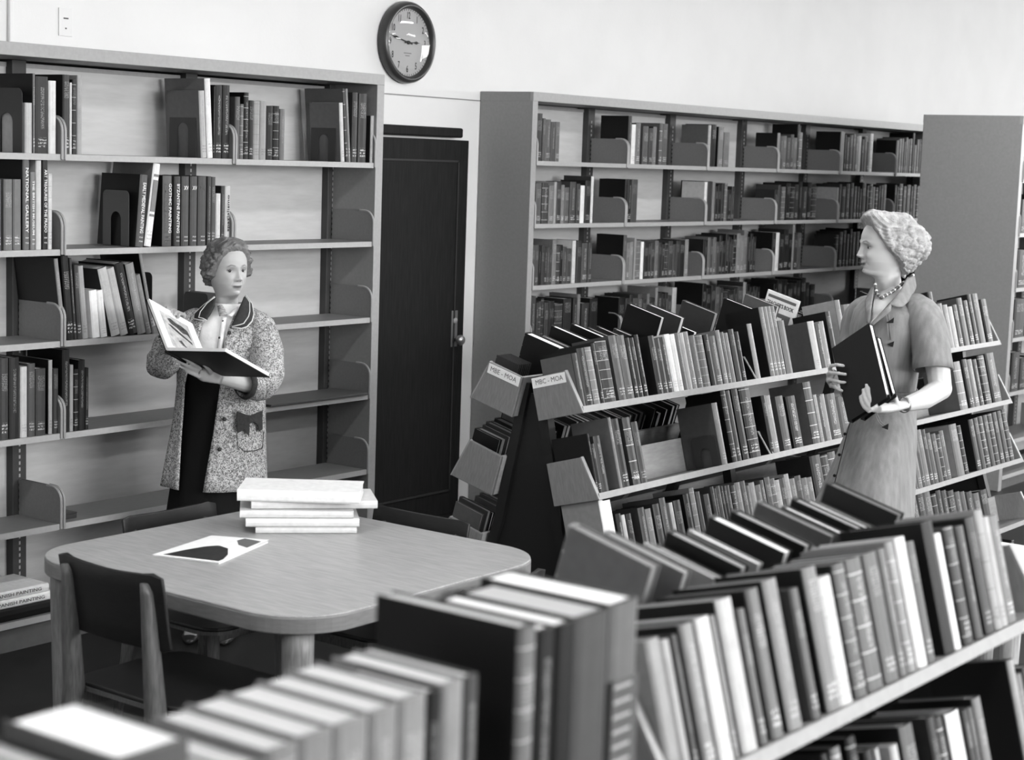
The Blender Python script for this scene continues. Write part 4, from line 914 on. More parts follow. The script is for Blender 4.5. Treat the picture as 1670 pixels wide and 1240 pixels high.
def add_grid(mb, tones, X, Y, Z, T, M, wrap=True):
    n, k = X.shape; vs = [M @ Vector((X[i, j], Y[i, j], Z[i, j])) for i in range(n) for j in range(k)]
    fs = [(i*k+j, (i+1)*k+j, (i+1)*k+(j+1) % k, i*k+(j+1) % k) for i in range(n-1) for j in range(k if wrap else k-1)]
    fs.append(tuple(range(k))); mb.add(vs, fs); tones.extend(T.ravel().tolist())
def person_body(parent, blobs, headM, sy, smile, tone, nose=1.0, gaze=(0, 1, 0)):
    """blobs: MB of limbs and torso, fused by a voxel remesh into one surface; then the modelled head is joined on"""
    me = blobs.mesh('tmp', M_['skin']); t = bpy.data.objects.new('tmp', me); C.objects.link(t)
    r = t.modifiers.new('r', 'REMESH'); r.mode = 'VOXEL'; r.voxel_size = .0042
    s = t.modifiers.new('s', 'SMOOTH'); s.iterations = 4; s.factor = .5
    dg = bpy.context.evaluated_depsgraph_get(); bm_ = bpy.data.meshes.new_from_object(t.evaluated_get(dg)); bpy.data.objects.remove(t)
    n = len(bm_.vertices); co = np.empty(n*3); bm_.vertices.foreach_get('co', co)
    mb = MB(); mb.v = [tuple(p) for p in co.reshape(-1, 3)]; mb.f = [tuple(p.vertices) for p in bm_.polygons]; mb.mi = [0]*len(mb.f)
    tn = [1.0]*n
    X, Y, Z, T = head_points(sy, smile, nose); add_grid(mb, tn, X, Y, Z, T, headM)
    for sx in (-1, 1):                                             # eyelids and ears
        ec = Vector((sx*.031, .0905*sy-.0225-.03*(sy-1), .001))
        for e0, e1, lash in ((5, 88, True), (-88, -26, False)):
            rings = []
            for i in range(7):
                el = R(e0+(e1-e0)*i/6); rr = .0143+(.0009 if i == 0 else 0)
                rings.append([headM @ (ec+Vector((rr*math.cos(el)*math.sin(R(th)), rr*math.cos(el)*math.cos(R(th)), rr*math.sin(el)*.95))) for th in range(-90, 91, 15)])
            mb.loft(rings, False, False); 
            for i in range(7): tn.extend([(.08 if (i == 0 and lash) else .45 if (i == 1 and lash) else .7 if i < 1 else .95)]*13)
        o = len(mb.v); mb.ball(headM @ Vector((sx*.0765, -.014*sy, -.012)), .006, .016, .029, 8, headM); tn.extend([.95]*(len(mb.v)-o))
    o = mb.obj('body', M_['skin'], parent, True)
    a = o.data.color_attributes.new('tone', 'FLOAT_COLOR', 'POINT'); arr = np.ones((len(tn), 4)); arr[:, 0] = arr[:, 1] = arr[:, 2] = np.array(tn)*tone; a.data.foreach_set('color', arr.ravel())
    gz = Vector(gaze).normalized()
    for sx in (-1, 1):
        q = MB(); ec = Vector((sx*.031, .0905*sy-.0225-.03*(sy-1), .001)); q.ball(headM @ ec, .0132, n=10)
        e = q.obj('eyeball', M_['eye_white'], o, True)
        q = MB(); Mg = headM @ Matrix.Translation(ec) @ gz.to_track_quat('Z', 'Y').to_matrix().to_4x4()
        q.lathe([(.0072, .0114), (.0068, .0127), (.0045, .0137), (.0005, .0141)], 16, Mg); q.obj('iris', M_['iris'], o, True)
    return o
def hair(parent, name, m_, headM, sy, thick, hairline, curl, seed, nz=150, na=250):
    """waved and curled hair modelled as one displaced shell; thick(x, y, z) in metres, hairline(|a|) = lowest z with hair, curl(a, z) = 0 waves .. 1 curls"""
    z = np.concatenate([.122-.03*np.linspace(0, 1, 40)**1.6, np.linspace(.0915, -.125, nz-40)]); a = np.linspace(-math.pi, math.pi, na, endpoint=False)
    A, Z = np.meshgrid(a, z); X, Y = head_base(A, Z, sy)
    hv = np.array([hairline(abs(q)) for q in a]); hl = np.broadcast_to(hv, A.shape); inn = np.clip((Z-hl)/.016, 0, 1); inn = inn*inn*(3-2*inn)
    off = np.zeros_like(X); sd = Vector((seed*1.7, seed, 0))
    for i in range(X.shape[0]):
        for j in range(X.shape[1]):
            if inn[i, j] <= 0: off[i, j] = -.006; continue
            x, y, zz = X[i, j], Y[i, j], Z[i, j]; p = Vector((x, y, zz)); t = thick(x, y, zz); c = curl(A[i, j], zz)
            n1 = noise.noise(p*16+sd); n2 = noise.noise(p*42+sd)
            along = y*60+9*n1; cross = (zz+.55*abs(x))*620+7*n1+2.5*math.sin(y*70+4*n1)
            wave = .0060*math.sin(along)+.004*n2; strand = .0015*math.sin(cross)+.0008*math.sin(cross*2.3+n2*4)
            if c > 0:
                ds, ps = noise.voronoi(p*46+sd); v = p*46+sd-ps[0]; r_ = ds[0]
                ang = math.atan2(v.z, v.x*math.cos(A[i, j])-v.y*math.sin(A[i, j]))
                dome = .0165*max(0, 1-(r_/.72)**2)-.006; spiral = .0016*math.sin(r_*15+ang*1.0)
                wave = wave*(1-c)+dome*c; strand = strand*(1-c)+spiral*c
            off[i, j] = -.006+(t+.006+(wave+strand)*min(1, t/.012))*inn[i, j]
    nx, ny, nzz = X/.0765**2, Y/(.1*sy)**2, Z/.122**2*.9; ln = np.sqrt(nx**2+ny**2+nzz**2)+1e-9
    XX, YY, ZZ = X+nx/ln*off, Y+ny/ln*off, Z+nzz/ln*off
    n, k = X.shape; keep = inn > .02; mb = MB()
    vs = [headM @ Vector((XX[i, j], YY[i, j], ZZ[i, j])) for i in range(n) for j in range(k)]; fs = []
    for i in range(n-1):
        for j in range(k):
            j2 = (j+1) % k
            if keep[i, j] or keep[i+1, j] or keep[i, j2] or keep[i+1, j2]: fs.append((i*k+j, (i+1)*k+j, (i+1)*k+j2, i*k+j2))
    fs.append(tuple(range(k))); mb.add(vs, fs)
    return mb.obj(name, m_, parent, True)

class Garment:
    """stack of horizontal ellipses given by the columns of their left and right outline, row, depth and half thickness"""
    def __init__(s, rows): s.rows = sorted(rows, key=lambda r_: r_[2])
    def at(s, y):
        ys = [r_[2] for r_ in s.rows]; return [float(np.interp(y, ys, [r_[i] for r_ in s.rows])) for i in (0, 1, 3, 4)]
    def ring(s, y, n=48, a0=None, a1=None, fold=0, nf=9, ph=0, grow=0, z=None):
        l, r_, D, dep = s.at(y); c = cp((l+r_)/2, y, D); hw = (r_-l)/2/FPX*D+grow; dep += grow
        out = []
        if a0 is None: aa = [2*math.pi*i/n for i in range(n)]
        else: aa = [a0+(a1-a0)*i/(n-1) for i in range(n)]
        for a in aa:
            k = 1+fold*(math.sin(a*nf+ph)+.5*math.sin(a*(nf*1.7)+ph*2+1))
            p = c + RH*(hw*math.sin(a)*k) - FH*(dep*math.cos(a)*k)
            out.append(p)
        return out
    def surf(s, x, y, off=.004):
        l, r_, D, dep = s.at(y); q = max(-.985, min(.985, (x-(l+r_)/2)/((r_-l)/2))); d = D-dep*math.sqrt(1-q*q)*FH.dot(CF)
        return cp(x, y, d-off)
def strip(g, A, B, off, n=14, m=5):
    """patch of cloth between two outline polylines, laid on garment g"""
    def rs(P):
        L_ = [0]
        for a, b in zip(P, P[1:]): L_.append(L_[-1]+math.hypot(b[0]-a[0], b[1]-a[1]))
        t = np.linspace(0, L_[-1], n); return list(zip(np.interp(t, L_, [p[0] for p in P]), np.interp(t, L_, [p[1] for p in P])))
    A, B = rs(A), rs(B); mb = MB(); rings = []
    for (ax_, ay), (bx, by) in zip(A, B):
        rings.append([g.surf(ax_+(bx-ax_)*k/m, ay+(by-ay)*k/m, off+.006*math.sin(math.pi*k/m)) for k in range(m+1)])
    mb.loft(rings, False, False); return mb
def cloth(o, th):
    s_ = o.modifiers.new('solidify', 'SOLIDIFY'); s_.thickness = th; s_.offset = 0; return o
def limbs(mb, pts, rad, n=12, flat=None, up=None): mb.tube(pts, rad, n, flat, up=up)
def finger(mb, pts, r0=.0086, r1=.0064): k = len(pts); mb.tube(pts, [r0+(r1-r0)*i/(k-1) for i in range(k)], 8); mb.ball(pts[-1], r1, n=6)
def legs_and_shoes(parent, bodymb, c, zh, toe, gap=.07):
    side = toe.cross(UP).normalized(); shoes = []
    for s_ in (-1, 1):
        b = Vector((c.x, c.y, 0))+side*gap*s_
        limbs(bodymb, [b+UP*.84, b+UP*.70, b+UP*.48, b+UP*.36, b+UP*.10, b+UP*.06], [.068, .066, .054, .053, .034, .036])
        limbs(bodymb, [b+UP*.07-toe*.03, b+UP*.05+toe*.05, b+UP*.03+toe*.14], [.034, .036, .026])
        q = MB(); rings = []
        for t, w_, h_, zb in ((-.075, .022, .055, .035), (-.06, .030, .06, .03), (-.01, .033, .05, .022), (.06, .038, .046, .004), (.12, .038, .036, .004), (.165, .026, .026, .004), (.18, .008, .014, .006)):
            rings.append([b+toe*t+side*(w_*math.cos(2*math.pi*k/12))+UP*(zb+h_*.5+h_*.5*math.sin(2*math.pi*k/12)) for k in range(12)])
        q.loft(rings); o_ = q; q.tube([b-toe*.055+UP*.045, b-toe*.058+UP*.004], [.02, .012], 8); shoes.append(q)
    return shoes

# ---------- the woman in the floral coat
W1 = tag(empty('person'), 'woman in a floral coat with dark collar holding an open book', 'person')
D1 = 7.2
k1 = lambda x, y, d=0: cp(x, y, D1+d)
hd = (-FH*math.cos(R(39))+RH*math.sin(R(39))).normalized(); sd_ = hd.cross(UP).normalized()
up1 = (UP*math.cos(R(2))-hd*math.sin(R(2))).normalized(); hdf = sd_.cross(up1)*-1
H1 = Matrix.Translation(k1(371, 441)) @ frame((0, 0, 0), sd_, up1.cross(sd_), up1) @ Matrix.Scale(.95, 4)
coat = Garment([(346, 405, 500, D1+.02, .07), (316, 424, 511, D1+.01, .10), (300, 434, 526, D1, .115), (294, 440, 550, D1-.01, .125), (293, 437, 580, D1-.01, .128), (290, 432, 625, D1, .13), (284, 432, 680, D1, .145), (273, 433, 740, D1, .165), (264, 435, 790, D1, .18)])
bd = MB()
tr = [coat.ring(y, 24, grow=g_) for y, g_ in ((500, -.005), (512, -.02), (530, -.022), (555, -.03), (600, -.045), (650, -.05), (700, -.06), (760, -.08))]
bd.loft(tr)
bd.tube([k1(374, 510, .01), k1(373, 502, .01), k1(372, 495, .01)], [.060, .042, .026], 16)
bd.ball(k1(318, 525), .055); bd.ball(k1(420, 530), .055)
limbs(bd, [k1(309, 526, 0), k1(287, 560, -.05), k1(262, 598, -.08)], [.046, .042, .036])
limbs(bd, [k1(262, 598, -.08), k1(272, 566, -.03), k1(287, 528, -.05)], [.036, .034, .023])
limbs(bd, [k1(426, 530, 0), k1(440, 580, -.06), k1(436, 626, -.14)], [.046, .042, .038])
limbs(bd, [k1(436, 626, -.14), k1(400, 626, -.23), k1(358, 617, -.31)], [.040, .035, .024])
# left hand under the book, fingers spread over the black cover
limbs(bd, [k1(358, 617, -.31), k1(346, 613, -.335), k1(333, 609, -.35), k1(324, 607, -.36)], [.024, .030, .034, .026], 14, .5, up=CF)
for P in (((329, 602, -.375), (315, 594, -.415), (305, 588, -.43), (297, 583, -.435)), ((324, 606, -.38), (308, 599, -.415), (297, 593, -.435), (287, 589, -.44)), ((322, 611, -.375), (309, 605, -.40), (300, 601, -.415), (292, 597, -.42)), ((326, 616, -.37), (316, 611, -.39), (309, 608, -.40), (302, 605, -.405))):
    finger(bd, [k1(*p) for p in P], .0076, .0058)
finger(bd, [k1(*p) for p in ((344, 608, -.355), (338, 600, -.39), (334, 596, -.40), (331, 592, -.405))], .0105, .008)
# right hand over the top of the raised page
limbs(bd, [k1(287, 528, -.05), k1(288, 517, -.07), k1(287, 509, -.08)], [.023, .032, .028], 14, .55, up=CF)
for i in range(4):
    x, y = 275+i*6.6, 503+i*3.6
    finger(bd, [k1(x+6, y+5, -.10), k1(x+3, y-1, -.12), k1(x-3, y-1, -.19), k1(x-4, y+4, -.225)])
finger(bd, [k1(297, 520, -.07), k1(301, 516, -.09), k1(300, 512, -.10)], .010, .008)
fc = coat.at(700); foot = k1(352, 700)
sh = legs_and_shoes(W1, bd, foot, .5, -FH)
person_body(W1, bd, H1, 1.0, .25, .40, nose=.86, gaze=(.30, 1, .02))
for q in sh: q.obj('shoe', M_['shoe'], W1, True)
def gs(v, c, s): return math.exp(-((v-c)/s)**2)
def hl1(a): return float(np.interp(a, [0, .5, .85, 1.1, 1.35, 1.7, 2.2, 3.15], [.080, .074, .050, .014, -.030, -.044, -.070, -.085]))
def th1(x, y, z): return .013+.020*gs(abs(x), .08, .025)*gs(z, 0, .05)*gs(y, 0, .06)+.009*gs(y, .05, .05)*gs(z, .105, .035)+.010*gs(y, -.10, .05)
def sstep(v, a, b): t = max(0, min(1, (v-a)/(b-a))); return t*t*(3-2*t)
hair(W1, 'hair', M_['hair_dark'], H1, 1.0, th1, hl1, lambda a, z: sstep(abs(a), .75, 1.15)*(1-sstep(z, .06, .095)), 3)
q = MB(); q.ball(H1 @ Vector((-.079, -.006, -.040)), .0085, n=8); q.obj('earring', M_['pearl'], W1, True)
# dress, blouse, coat
dr = Garment([(304, 428, 560, D1, .112), (303, 426, 620, D1, .115), (298, 424, 680, D1, .12), (285, 424, 760, D1, .14), (272, 428, 830, D1, .17), (262, 432, 950, D1, .19)])
q = MB(); q.loft([dr.ring(y, 56, fold=.02*i/8, nf=8) for i, y in enumerate((566, 580, 610, 650, 690, 740, 790, 850, 950))]); q.obj('skirt', M_['dark_dress'], W1, True)
bl = Garment([(352, 396, 493, D1+.01, .062), (344, 404, 502, D1+.01, .078), (322, 418, 514, D1+.005, .103), (308, 430, 530, D1, .113), (306, 430, 560, D1, .112), (312, 420, 600, D1, .09)])
q = MB(); q.loft([bl.ring(y, 56, fold=.004+.006*(i > 3), nf=18) for i, y in enumerate((494, 502, 510, 520, 535, 552, 568, 585))], caps=False); q.obj('blouse', M_['blouse'], W1, True)
q = strip(bl, [(362, 498), (368, 506), (371, 512)], [(355, 499), (356, 508), (358, 516)], .012); cloth(q.obj('blouse_collar', mat('blouse_collar_speckled', .35, .85, .1, .5, 120), W1, True), .004)
q = strip(bl, [(380, 507), (375, 512), (372, 514)], [(388, 500), (386, 508), (378, 517)], .012); cloth(q.obj('blouse_collar', M_['blouse'], W1, True), .004)
q = strip(bl, [(362, 518), (356, 560), (352, 600)], [(369, 518), (364, 560), (360, 600)], .010); cloth(q.obj('blouse_frill', M_['blouse'], W1, True), .004)
for x, y in ((364, 524), (358, 551)):
    q = MB(); q.ball(bl.surf(x, y, .014), .005, n=6); q.obj('blouse_button', M_['bookend'], W1, True)
LE = [(500, 352), (522, 338), (565, 326), (620, 307), (700, 304), (790, 303)]; RE = [(500, 392), (536, 378), (570, 372), (620, 368), (700, 358), (790, 344)]
q = MB(); rings = []
for i in range(22):
    y = 503+(790-503)*i/21; l, r_, D, dep = coat.at(y); cx_, hw_ = (l+r_)/2, (r_-l)/2
    xl_ = np.interp(y, [p[0] for p in LE], [p[1] for p in LE]); xr_ = np.interp(y, [p[0] for p in RE], [p[1] for p in RE])
    aL = math.asin(max(-.97, min(.97, (xl_-cx_)/hw_))); aR = math.asin(max(-.97, min(.97, (xr_-cx_)/hw_)))
    rings.append(coat.ring(y, 72, a0=aR, a1=2*math.pi+aL, fold=.004+.020*(i/21)**1.5, nf=10, ph=.6))
q.loft(rings, False, False); cloth(q.obj('coat', M_['floral'], W1, True), .006)
def sleeve(name, m_, pts, rad, fold=.06, n=28):
    q = MB(); pts = [Vector(p) for p in pts]; fine = []; rf = []
    for i in range(len(pts)-1):
        for t in (0, .25, .5, .75): fine.append(pts[i].lerp(pts[i+1], t)); rf.append(rad[i]+(rad[i+1]-rad[i])*t)
    fine.append(pts[-1]); rf.append(rad[-1])
    for _ in range(3):
        fine = [fine[0]]+[(fine[i-1]+fine[i]*2+fine[i+1])/4 for i in range(1, len(fine)-1)]+[fine[-1]]
    rings = []; u = None
    for i, p in enumerate(fine):
        t = (fine[min(i+1, len(fine)-1)]-fine[max(i-1, 0)]).normalized()
        if u is None: u = t.orthogonal().normalized()
        a = (u-t*u.dot(t)).normalized(); b = t.cross(a); u = a
        rings.append([p+(a*math.cos(2*math.pi*k/n)+b*math.sin(2*math.pi*k/n))*rf[i]*(1+fold*math.sin(k*2*math.pi/n*5+i*.9)*(i/len(fine))+fold*.6*math.sin(i*1.7+k*.5)) for k in range(n)])
    q.loft(rings, True, False); return cloth(q.obj(name, m_, W_cur, True), .005)
W_cur = W1
sleeve('sleeve', M_['floral'], [k1(330, 522, .0), k1(308, 530, -.01), k1(288, 562, -.05), k1(264, 592, -.08), k1(266, 592, -.09), k1(276, 556, -.04)], [.050, .060, .062, .064, .066, .050])
sleeve('sleeve', M_['floral'], [k1(405, 522, .0), k1(424, 533, -.02), k1(436, 575, -.07), k1(434, 612, -.14), k1(424, 625, -.17), k1(398, 626, -.235)], [.050, .062, .066, .070, .070, .055])
for P, rd in ((((404, 626, -.225), (396, 626, -.245)), .058), (((275, 562, -.045), (277, 552, -.04)), .052)):
    q = MB(); pts = [k1(*p) for p in P]; q.tube([pts[0], pts[0].lerp(pts[1], .5), pts[1]], [rd*.98, rd*1.04, rd*.9], 24, caps=False); cloth(q.obj('cuff', M_['dark_collar'], W1, True), .004)
colL = ([(352, 486), (350, 500), (343, 513), (337, 522)], [(350, 484), (332, 498), (317, 512), (316, 520), (325, 522), (337, 523)])
colR = ([(398, 486), (392, 498), (385, 515), (379, 530)], [(401, 481), (411, 496), (414, 512), (411, 524), (403, 533), (394, 536), (378, 534)])
gcol = Garment([(338, 412, 478, D1+.01, .075), (330, 416, 495, D1+.01, .10), (312, 428, 511, D1+.01, .118), (299, 436, 526, D1, .13), (293, 441, 550, D1-.01, .138)])
for (A_, B_), nm in ((colL, 'l'), (colR, 'r')):
    q = strip(gcol, A_, B_, .014, 18, 6); c_ = cloth(q.obj('collar', M_['dark_collar'], W1, True), .006)
    q = MB(); q.tube([gcol.surf(x, y, .020) for x, y in B_], .0028, 6); q.obj('piping', M_['piping'], c_, True)
    cxy = [((a[0]*.30+b[0]*.70), (a[1]*.30+b[1]*.70)) for a, b in zip([A_[min(len(A_)-1, i*len(A_)//len(B_))] for i in range(len(B_))], B_)]
    q = MB(); q.tube([gcol.surf(x, y, .026) for x, y in cxy], .0022, 6); q.obj('piping', M_['piping'], c_, True)
for x, y in ((373, 543), (365, 684), (357, 733)):
    q = MB(); q.ball(coat.surf(x+1, y, .012), .0085, n=7); q.obj('coat_button', M_['bookend'], W1, True)
pk = [(386, 671), (400, 676), (408, 678), (416, 675), (428, 670), (428, 700), (423, 704), (420, 692), (413, 688), (407, 692), (406, 712), (398, 701), (387, 707)]
q = MB(); vs = [coat.surf(x, y, .012) for x, y in pk]; q.add(vs, [tuple(range(len(pk)))]); cloth(q.obj('pocket_flap', M_['dark_collar'], W1), .003)
q = MB(); q.tube([coat.surf(x, y, .008) for x, y in ((386, 708), (388, 728), (398, 736), (414, 736), (428, 731), (430, 705))], .0018, 6); q.obj('pocket_seam', M_['dark_collar'], W1, True)

# her open book
ob = tag(empty('open_book'), 'large open picture book with black cover held by the woman in the floral coat', 'book')
pA = cp(271, 572, 6.72); vAE = cp(344, 612, 6.92)-pA; vAB = cp(362, 570.5, 6.53)-pA; vAP = cp(238.5, 488, 6.886)-pA
vAB = (vAB-vAE*(vAB.dot(vAE)/vAE.length_squared)); vAP = (vAP-vAE*(vAP.dot(vAE)/vAE.length_squared))
def slab(name, o, a, b, t, m_, parent): 
    q = MB(); q.add([o, o+a, o+a+b, o+b, o+t, o+a+t, o+a+b+t, o+b+t], [(3, 2, 1, 0), (4, 5, 6, 7), (0, 1, 5, 4), (1, 2, 6, 5), (2, 3, 7, 6), (3, 0, 4, 7)]); return q.obj(name, m_, parent)
nB = vAB.cross(vAE).normalized(); nB = nB if nB.dot(UP) > 0 else -nB              # page side of the right half
nP = vAP.cross(vAE).normalized(); nP = nP if nP.dot(CF) < 0 else -nP              # page side of the raised half
slab('cover', pA, vAB, vAE, nB*-.003, M_['blackcover'], ob); slab('cover', pA, vAP, vAE, nP*-.003, M_['blackcover'], ob); q = MB(); q.tube([pA-(nB+nP)*.002, pA+vAE-(nB+nP)*.002], .006, 8); q.obj('spine', M_['blackcover'], ob, True)
e1_, e2_ = vAE.normalized()*.004, vAB.normalized()*.005; slab('page_block', pA+e1_*.5, vAB-e2_, vAE-e1_, nB*.014, M_['white'], ob)
e2_ = vAP.normalized()*.004; pg = slab('page_block', pA+e1_*.5, vAP-e2_, vAE-e1_, nP*.010, M_['white'], ob)
o_ = pA+nP*.0104
pl_ = slab('plate_ground', o_+vAE*.17+vAP*.14, vAP*.70, vAE*.64, nP*.0004, mat('plate_ground', .42, .8, .1, .3, 40), pg)
def blot(pts, m_): 
    q = MB(); vs = [o_+nP*.0006+vAE*a+vAP*b for a, b in pts]; q.add(vs, [tuple(range(len(pts)))]); cloth(q.obj('picture_shape', m_, pg), .0004)
dk = mat('picture_dark', .06, .8, .1, .6, 70); blot([(.30, .74), (.36, .66), (.46, .64), (.58, .58), (.70, .60), (.76, .52), (.74, .70), (.62, .74), (.48, .74), (.38, .78)], dk); blot([(.26, .62), (.36, .56), (.50, .50), (.64, .46), (.74, .42), (.74, .47), (.60, .52), (.46, .58), (.34, .63)], dk); blot([(.38, .34), (.46, .38), (.52, .30), (.60, .28), (.54, .26), (.46, .28)], dk)

# ---------- the woman in the linen dress
W2 = tag(empty('person'), 'fair-haired woman in a grey linen dress, in profile, holding black books', 'person')
D2_ = 6.6; k2 = lambda x, y, d=0: cp(x, y, D2_+d)
hd2 = (-RH*math.cos(R(8))-FH*math.sin(R(8))).normalized(); s2_ = hd2.cross(UP).normalized(); SY = 1.10
H2 = Matrix.Translation(k2(1446, 404)) @ frame((0, 0, 0), s2_, hd2, UP) @ Matrix.Scale(.95, 4)
ds = Garment([(1428, 1482, 478, D2_+.01, .075), (1412, 1502, 490, D2_, .14), (1396, 1520, 506, D2_, .185), (1389, 1512, 535, D2_, .19), (1386, 1500, 570, D2_, .175), (1396, 1495, 605, D2_, .155), (1408, 1490, 640, D2_, .135), (1404, 1491, 662, D2_, .145), (1384, 1492, 705, D2_, .185), (1358, 1490, 770, D2_, .215), (1326, 1488, 840, D2_, .24), (1300, 1490, 960, D2_, .27)])
bd = MB(); bd.loft([ds.ring(y, 24, grow=g_) for y, g_ in ((478, -.012), (490, -.02), (508, -.025), (540, -.025), (580, -.02), (640, -.012), (680, -.02), (720, -.05), (780, -.09))])
bd.tube([k2(1454, 486), k2(1454, 476), k2(1454, 468)], [.062, .044, .026], 16)
limbs(bd, [k2(1506, 518, -.15), k2(1526, 575, -.20), k2(1534, 634, -.22)], [.052, .047, .040])
limbs(bd, [k2(1534, 634, -.22), k2(1506, 652, -.30), k2(1476, 660, -.37)], [.042, .037, .026])
limbs(bd, [k2(1402, 505, .17), k2(1390, 570, .16), k2(1392, 635, .05)], [.05, .044, .038]); limbs(bd, [k2(1392, 635, .05), k2(1385, 640, -.08), k2(1372, 628, -.21)], [.038, .033, .024])
bd.ball(k2(1534, 634, -.22), .041)
limbs(bd, [k2(1476, 660, -.37), k2(1458, 664, -.44), k2(1440, 666, -.51), k2(1428, 667, -.545)], [.026, .029, .033, .027], 14, .55, up=UP)
for P in (((1433, 661, -.535), (1425, 650, -.537), (1421, 641, -.527), (1419, 633, -.520)), ((1428, 665, -.55), (1419, 651, -.537), (1415, 640, -.522), (1413, 628, -.512)), ((1423, 669, -.55), (1413.5, 657, -.532), (1409, 646, -.518), (1407.5, 636, -.508)), ((1419, 672, -.545), (1409, 664, -.525), (1404.5, 655, -.515), (1403, 647, -.508))):
    finger(bd, [k2(*p) for p in P], .0084, .0062)
finger(bd, [k2(*p) for p in ((1464, 662, -.47), (1462, 655, -.49), (1460, 647, -.49))], .0105, .008)
limbs(bd, [k2(1372, 628, -.21), k2(1362, 620, -.30), k2(1354, 613, -.345)], [.024, .032, .028], 14, .5, up=CF)
for P in (((1353, 602, -.34), (1356, 597, -.385), (1366, 595, -.412), (1376, 597, -.416)), ((1350, 611, -.34), (1354, 608, -.39), (1368, 609, -.418), (1379, 611, -.423)), ((1351, 621, -.34), (1356, 620, -.39), (1368, 623, -.420), (1378, 624, -.426)), ((1355, 630, -.33), (1360, 630, -.385), (1367, 635, -.415), (1373, 638, -.422))):
    finger(bd, [k2(*p) for p in P], .0082, .0064)
finger(bd, [k2(*p) for p in ((1366, 616, -.27), (1374, 606, -.26), (1382, 602, -.255))], .0105, .008)
sh = legs_and_shoes(W2, bd, k2(1440, 700), .5, hd2)
person_body(W2, bd, H2, SY, 1.0, .50, nose=.97, gaze=(0, 1, -.05))
for q in sh: q.obj('shoe', M_['shoe'], W2, True)
def hl2(a): return float(np.interp(a, [0, .5, .9, 1.15, 1.4, 1.75, 2.2, 3.15], [.082, .078, .052, .024, -.012, -.050, -.088, -.112]))
def th2(x, y, z): return .020+.022*gs(y, .07, .045)*gs(z, .105, .035)+.036*gs(y, -.11, .06)*gs(z, .01, .075)+.012*gs(abs(x), .075, .03)*gs(z, -.02, .05)*gs(y, -.03, .05)
hair(W2, 'hair', M_['hair_fair'], H2, SY, th2, hl2, lambda a, z: .9*sstep(abs(a), 1.25, 1.7)*(1-sstep(z, .03, .075)), 5, 170, 280)
q = MB(); q.loft([ds.ring(y, 72, fold=.003+(.022 if y > 680 else 0)*(y-680)/280, nf=7, ph=1.2) for y in (481, 486, 492, 500, 508, 520, 535, 552, 570, 590, 608, 624, 640, 652, 664, 680, 700, 725, 750, 780, 810, 840, 880, 920, 960)], caps=False); dress = cloth(q.obj('dress', M_['linen'], W2, True), .006)
q = MB(); q.loft([ds.ring(y, 72, grow=.007) for y in (632, 637, 645, 652)], caps=False); cloth(q.obj('belt', M_['linen'], W2, True), .004)
W_cur = W2
sleeve('sleeve', M_['linen'], [k2(1488, 505, -.08), k2(1506, 517, -.15), k2(1519, 555, -.19), k2(1521, 603, -.21)], [.062, .068, .066, .068], .03)
sleeve('sleeve', M_['linen'], [k2(1436, 500, .08), k2(1418, 502, .12), k2(1402, 514, .165), k2(1394, 550, .17), k2(1392, 598, .12)], [.03, .050, .060, .058, .055], .03)
gn = ds
q = strip(gn, [(1429, 474), (1424, 495), (1419, 528)], [(1470, 478), (1448, 497), (1420, 528)], .006, 14, 8); nk = q.obj('neckline', M_['skin'], W2, True)
a = nk.data.color_attributes.new('tone', 'FLOAT_COLOR', 'POINT'); a.data.foreach_set('color', [.48, .48, .48, 1]*len(nk.data.vertices))
gc = Garment([(1424, 1496, 448, D2_+.01, .085), (1422, 1496, 470, D2_, .12), (1408, 1504, 490, D2_, .155), (1394, 1522, 506, D2_, .198), (1387, 1514, 535, D2_, .203)])
for A_, B_ in ((([(1478, 455), (1468, 474), (1456, 490), (1451, 497)]), ([(1491, 450), (1494, 468), (1484, 490), (1472, 501), (1462, 501), (1453, 497)])), (([(1451, 497), (1440, 508), (1420, 529)]), ([(1453, 497), (1452, 508), (1422, 531)])), (([(1426, 468), (1423, 490), (1418, 527)]), ([(1421, 470), (1411, 492), (1414, 527)]))):
    q = strip(gc, A_, B_, .012, 16, 6); cloth(q.obj('collar', M_['linen'], W2, True), .005)
# necklace: a ring of dark and pale beads
nb = []
for i in range(46):
    t = i/45; x = np.interp(t, [0, .15, .32, .6, 1], [1427, 1430, 1437, 1455, 1489]); y = np.interp(t, [0, .15, .32, .6, 1], [462, 479, 486, 476, 449])
    nb.append((x, y))
gk = Garment([(1424, 1492, 446, D2_+.01, .07), (1424, 1490, 465, D2_, .085), (1418, 1492, 484, D2_, .125), (1410, 1500, 495, D2_, .15)])
nkl = MB(); nkp = MB()
for i, (x, y) in enumerate(nb): (nkp if i % 4 == 1 else nkl).ball(gk.surf(x, y, .016), .0062, n=6)
n_ = nkl.obj('necklace', M_['bead'], W2, True); tag(n_, kind='stuff'); n_ = nkp.obj('necklace_pale_beads', M_['bead_l'], W2, True); tag(n_, kind='stuff')
wr = k2(1474, 660.5, -.373); ax = (k2(1506, 652, -.30)-wr).normalized(); o1 = ax.orthogonal().normalized(); o2 = ax.cross(o1)
q = MB(); rings = [[wr+ax*dz+(o1*math.cos(2*math.pi*k/28)+o2*math.sin(2*math.pi*k/28))*r_ for k in range(28)] for dz, r_ in ((-.004, .0262), (-.004, .0285), (.004, .0290), (.004, .0267))]
q.loft(rings+[rings[0]], True, False); wt = q.obj('wristwatch', M_['brass'], W2, True)
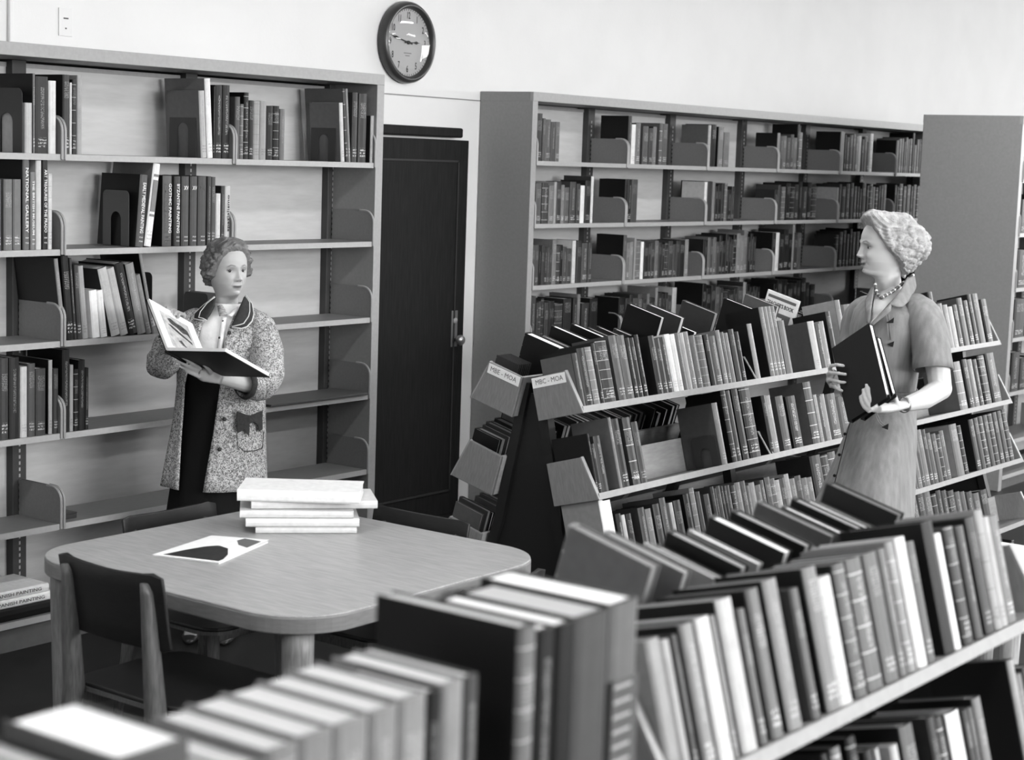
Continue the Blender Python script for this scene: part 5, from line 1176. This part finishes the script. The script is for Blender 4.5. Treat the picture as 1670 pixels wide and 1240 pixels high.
for tri in (((1445, 527), (1458, 518), (1457, 527)), ((1447, 562), (1458, 557), (1456, 566)), ((1438, 697), (1449, 691), (1448, 701))):
    q = MB(); q.add([ds.surf(x, y, .012) for x, y in tri], [(0, 1, 2)]); cloth(q.obj('pocket_point', M_['lining'], W2), .003)
for ln in (((1443, 500), (1446, 520), (1449, 555)), ((1425, 672), (1432, 688), (1442, 697))):
    for dx in (0, 4):
        q = MB(); q.tube([ds.surf(x+dx, y, .006) for x, y in ln], .0016, 6); q.obj('piping', M_['linen'], W2, True)
q = MB(); q.tube([ds.surf(x, y, .004) for x, y in ((1387, 688), (1383, 700), (1372, 745), (1358, 800), (1350, 830))], .0016, 6); q.obj('placket_seam', M_['lining'], W2, True)
for x, y in ((1378, 708), (1369, 742), (1361, 776)):
    q = MB(); q.ball(ds.surf(x, y, .008), .006, n=6); q.obj('dress_button', M_['lining'], W2, True)
q = MB(); q.tube([ds.surf(1460, y, .002) for y in (668, 700, 760, 840)], .0012, 6); q.obj('skirt_seam', M_['lining'], W2, True)
# the books in her hands
def held(label, TL, TR, BR, th, tone, ptone, grp):
    a, b, c = cp(*TL), cp(*TR), cp(*BR); ex = b-a; ez = b-c; ex = ex-ez*(ex.dot(ez)/ez.length_squared)   # width from far edge to near edge
    nrm = ex.cross(ez).normalized()
    if nrm.dot(CF) > 0: nrm = -nrm
    w_, h_ = ex.length, ez.length; e = tag(empty('book'), label, 'book', grp); o = c-ex
    slab('cover', o, ex, ez, -nrm*.003, M_['blackcover'], e); slab('cover', o-nrm*(th-.003), ex, ez, -nrm*.003, M_['blackcover'], e); slab('spine', o-ex.normalized()*.002, ex.normalized()*.004, ez, -nrm*th, M_['blackcover'], e)
    slab('pages', o+ez*.06-nrm*.003+ex*.02, ex*.965, ez*.925, -nrm*(th-.006), M_['white'] if ptone > .5 else M_['shelf'], e); return nrm
nr = held('large black book held upright by the woman in the linen dress', (1358, 573, 6.27), (1417, 527, 6.16), (1446, 648, 6.00), .022, 0, .8, 'black books in her hands')
f_ = .05
a_, b_, c_ = (cp(1380, 580, 6.30), cp(1432, 548, 6.21), cp(1457, 646, 6.155))
held('thinner dark book behind the large black one in her hands', (1380, 588, 6.31), (1430, 549, 6.205), (1456, 645, 6.06), .020, 0, .8, 'black books in her hands')
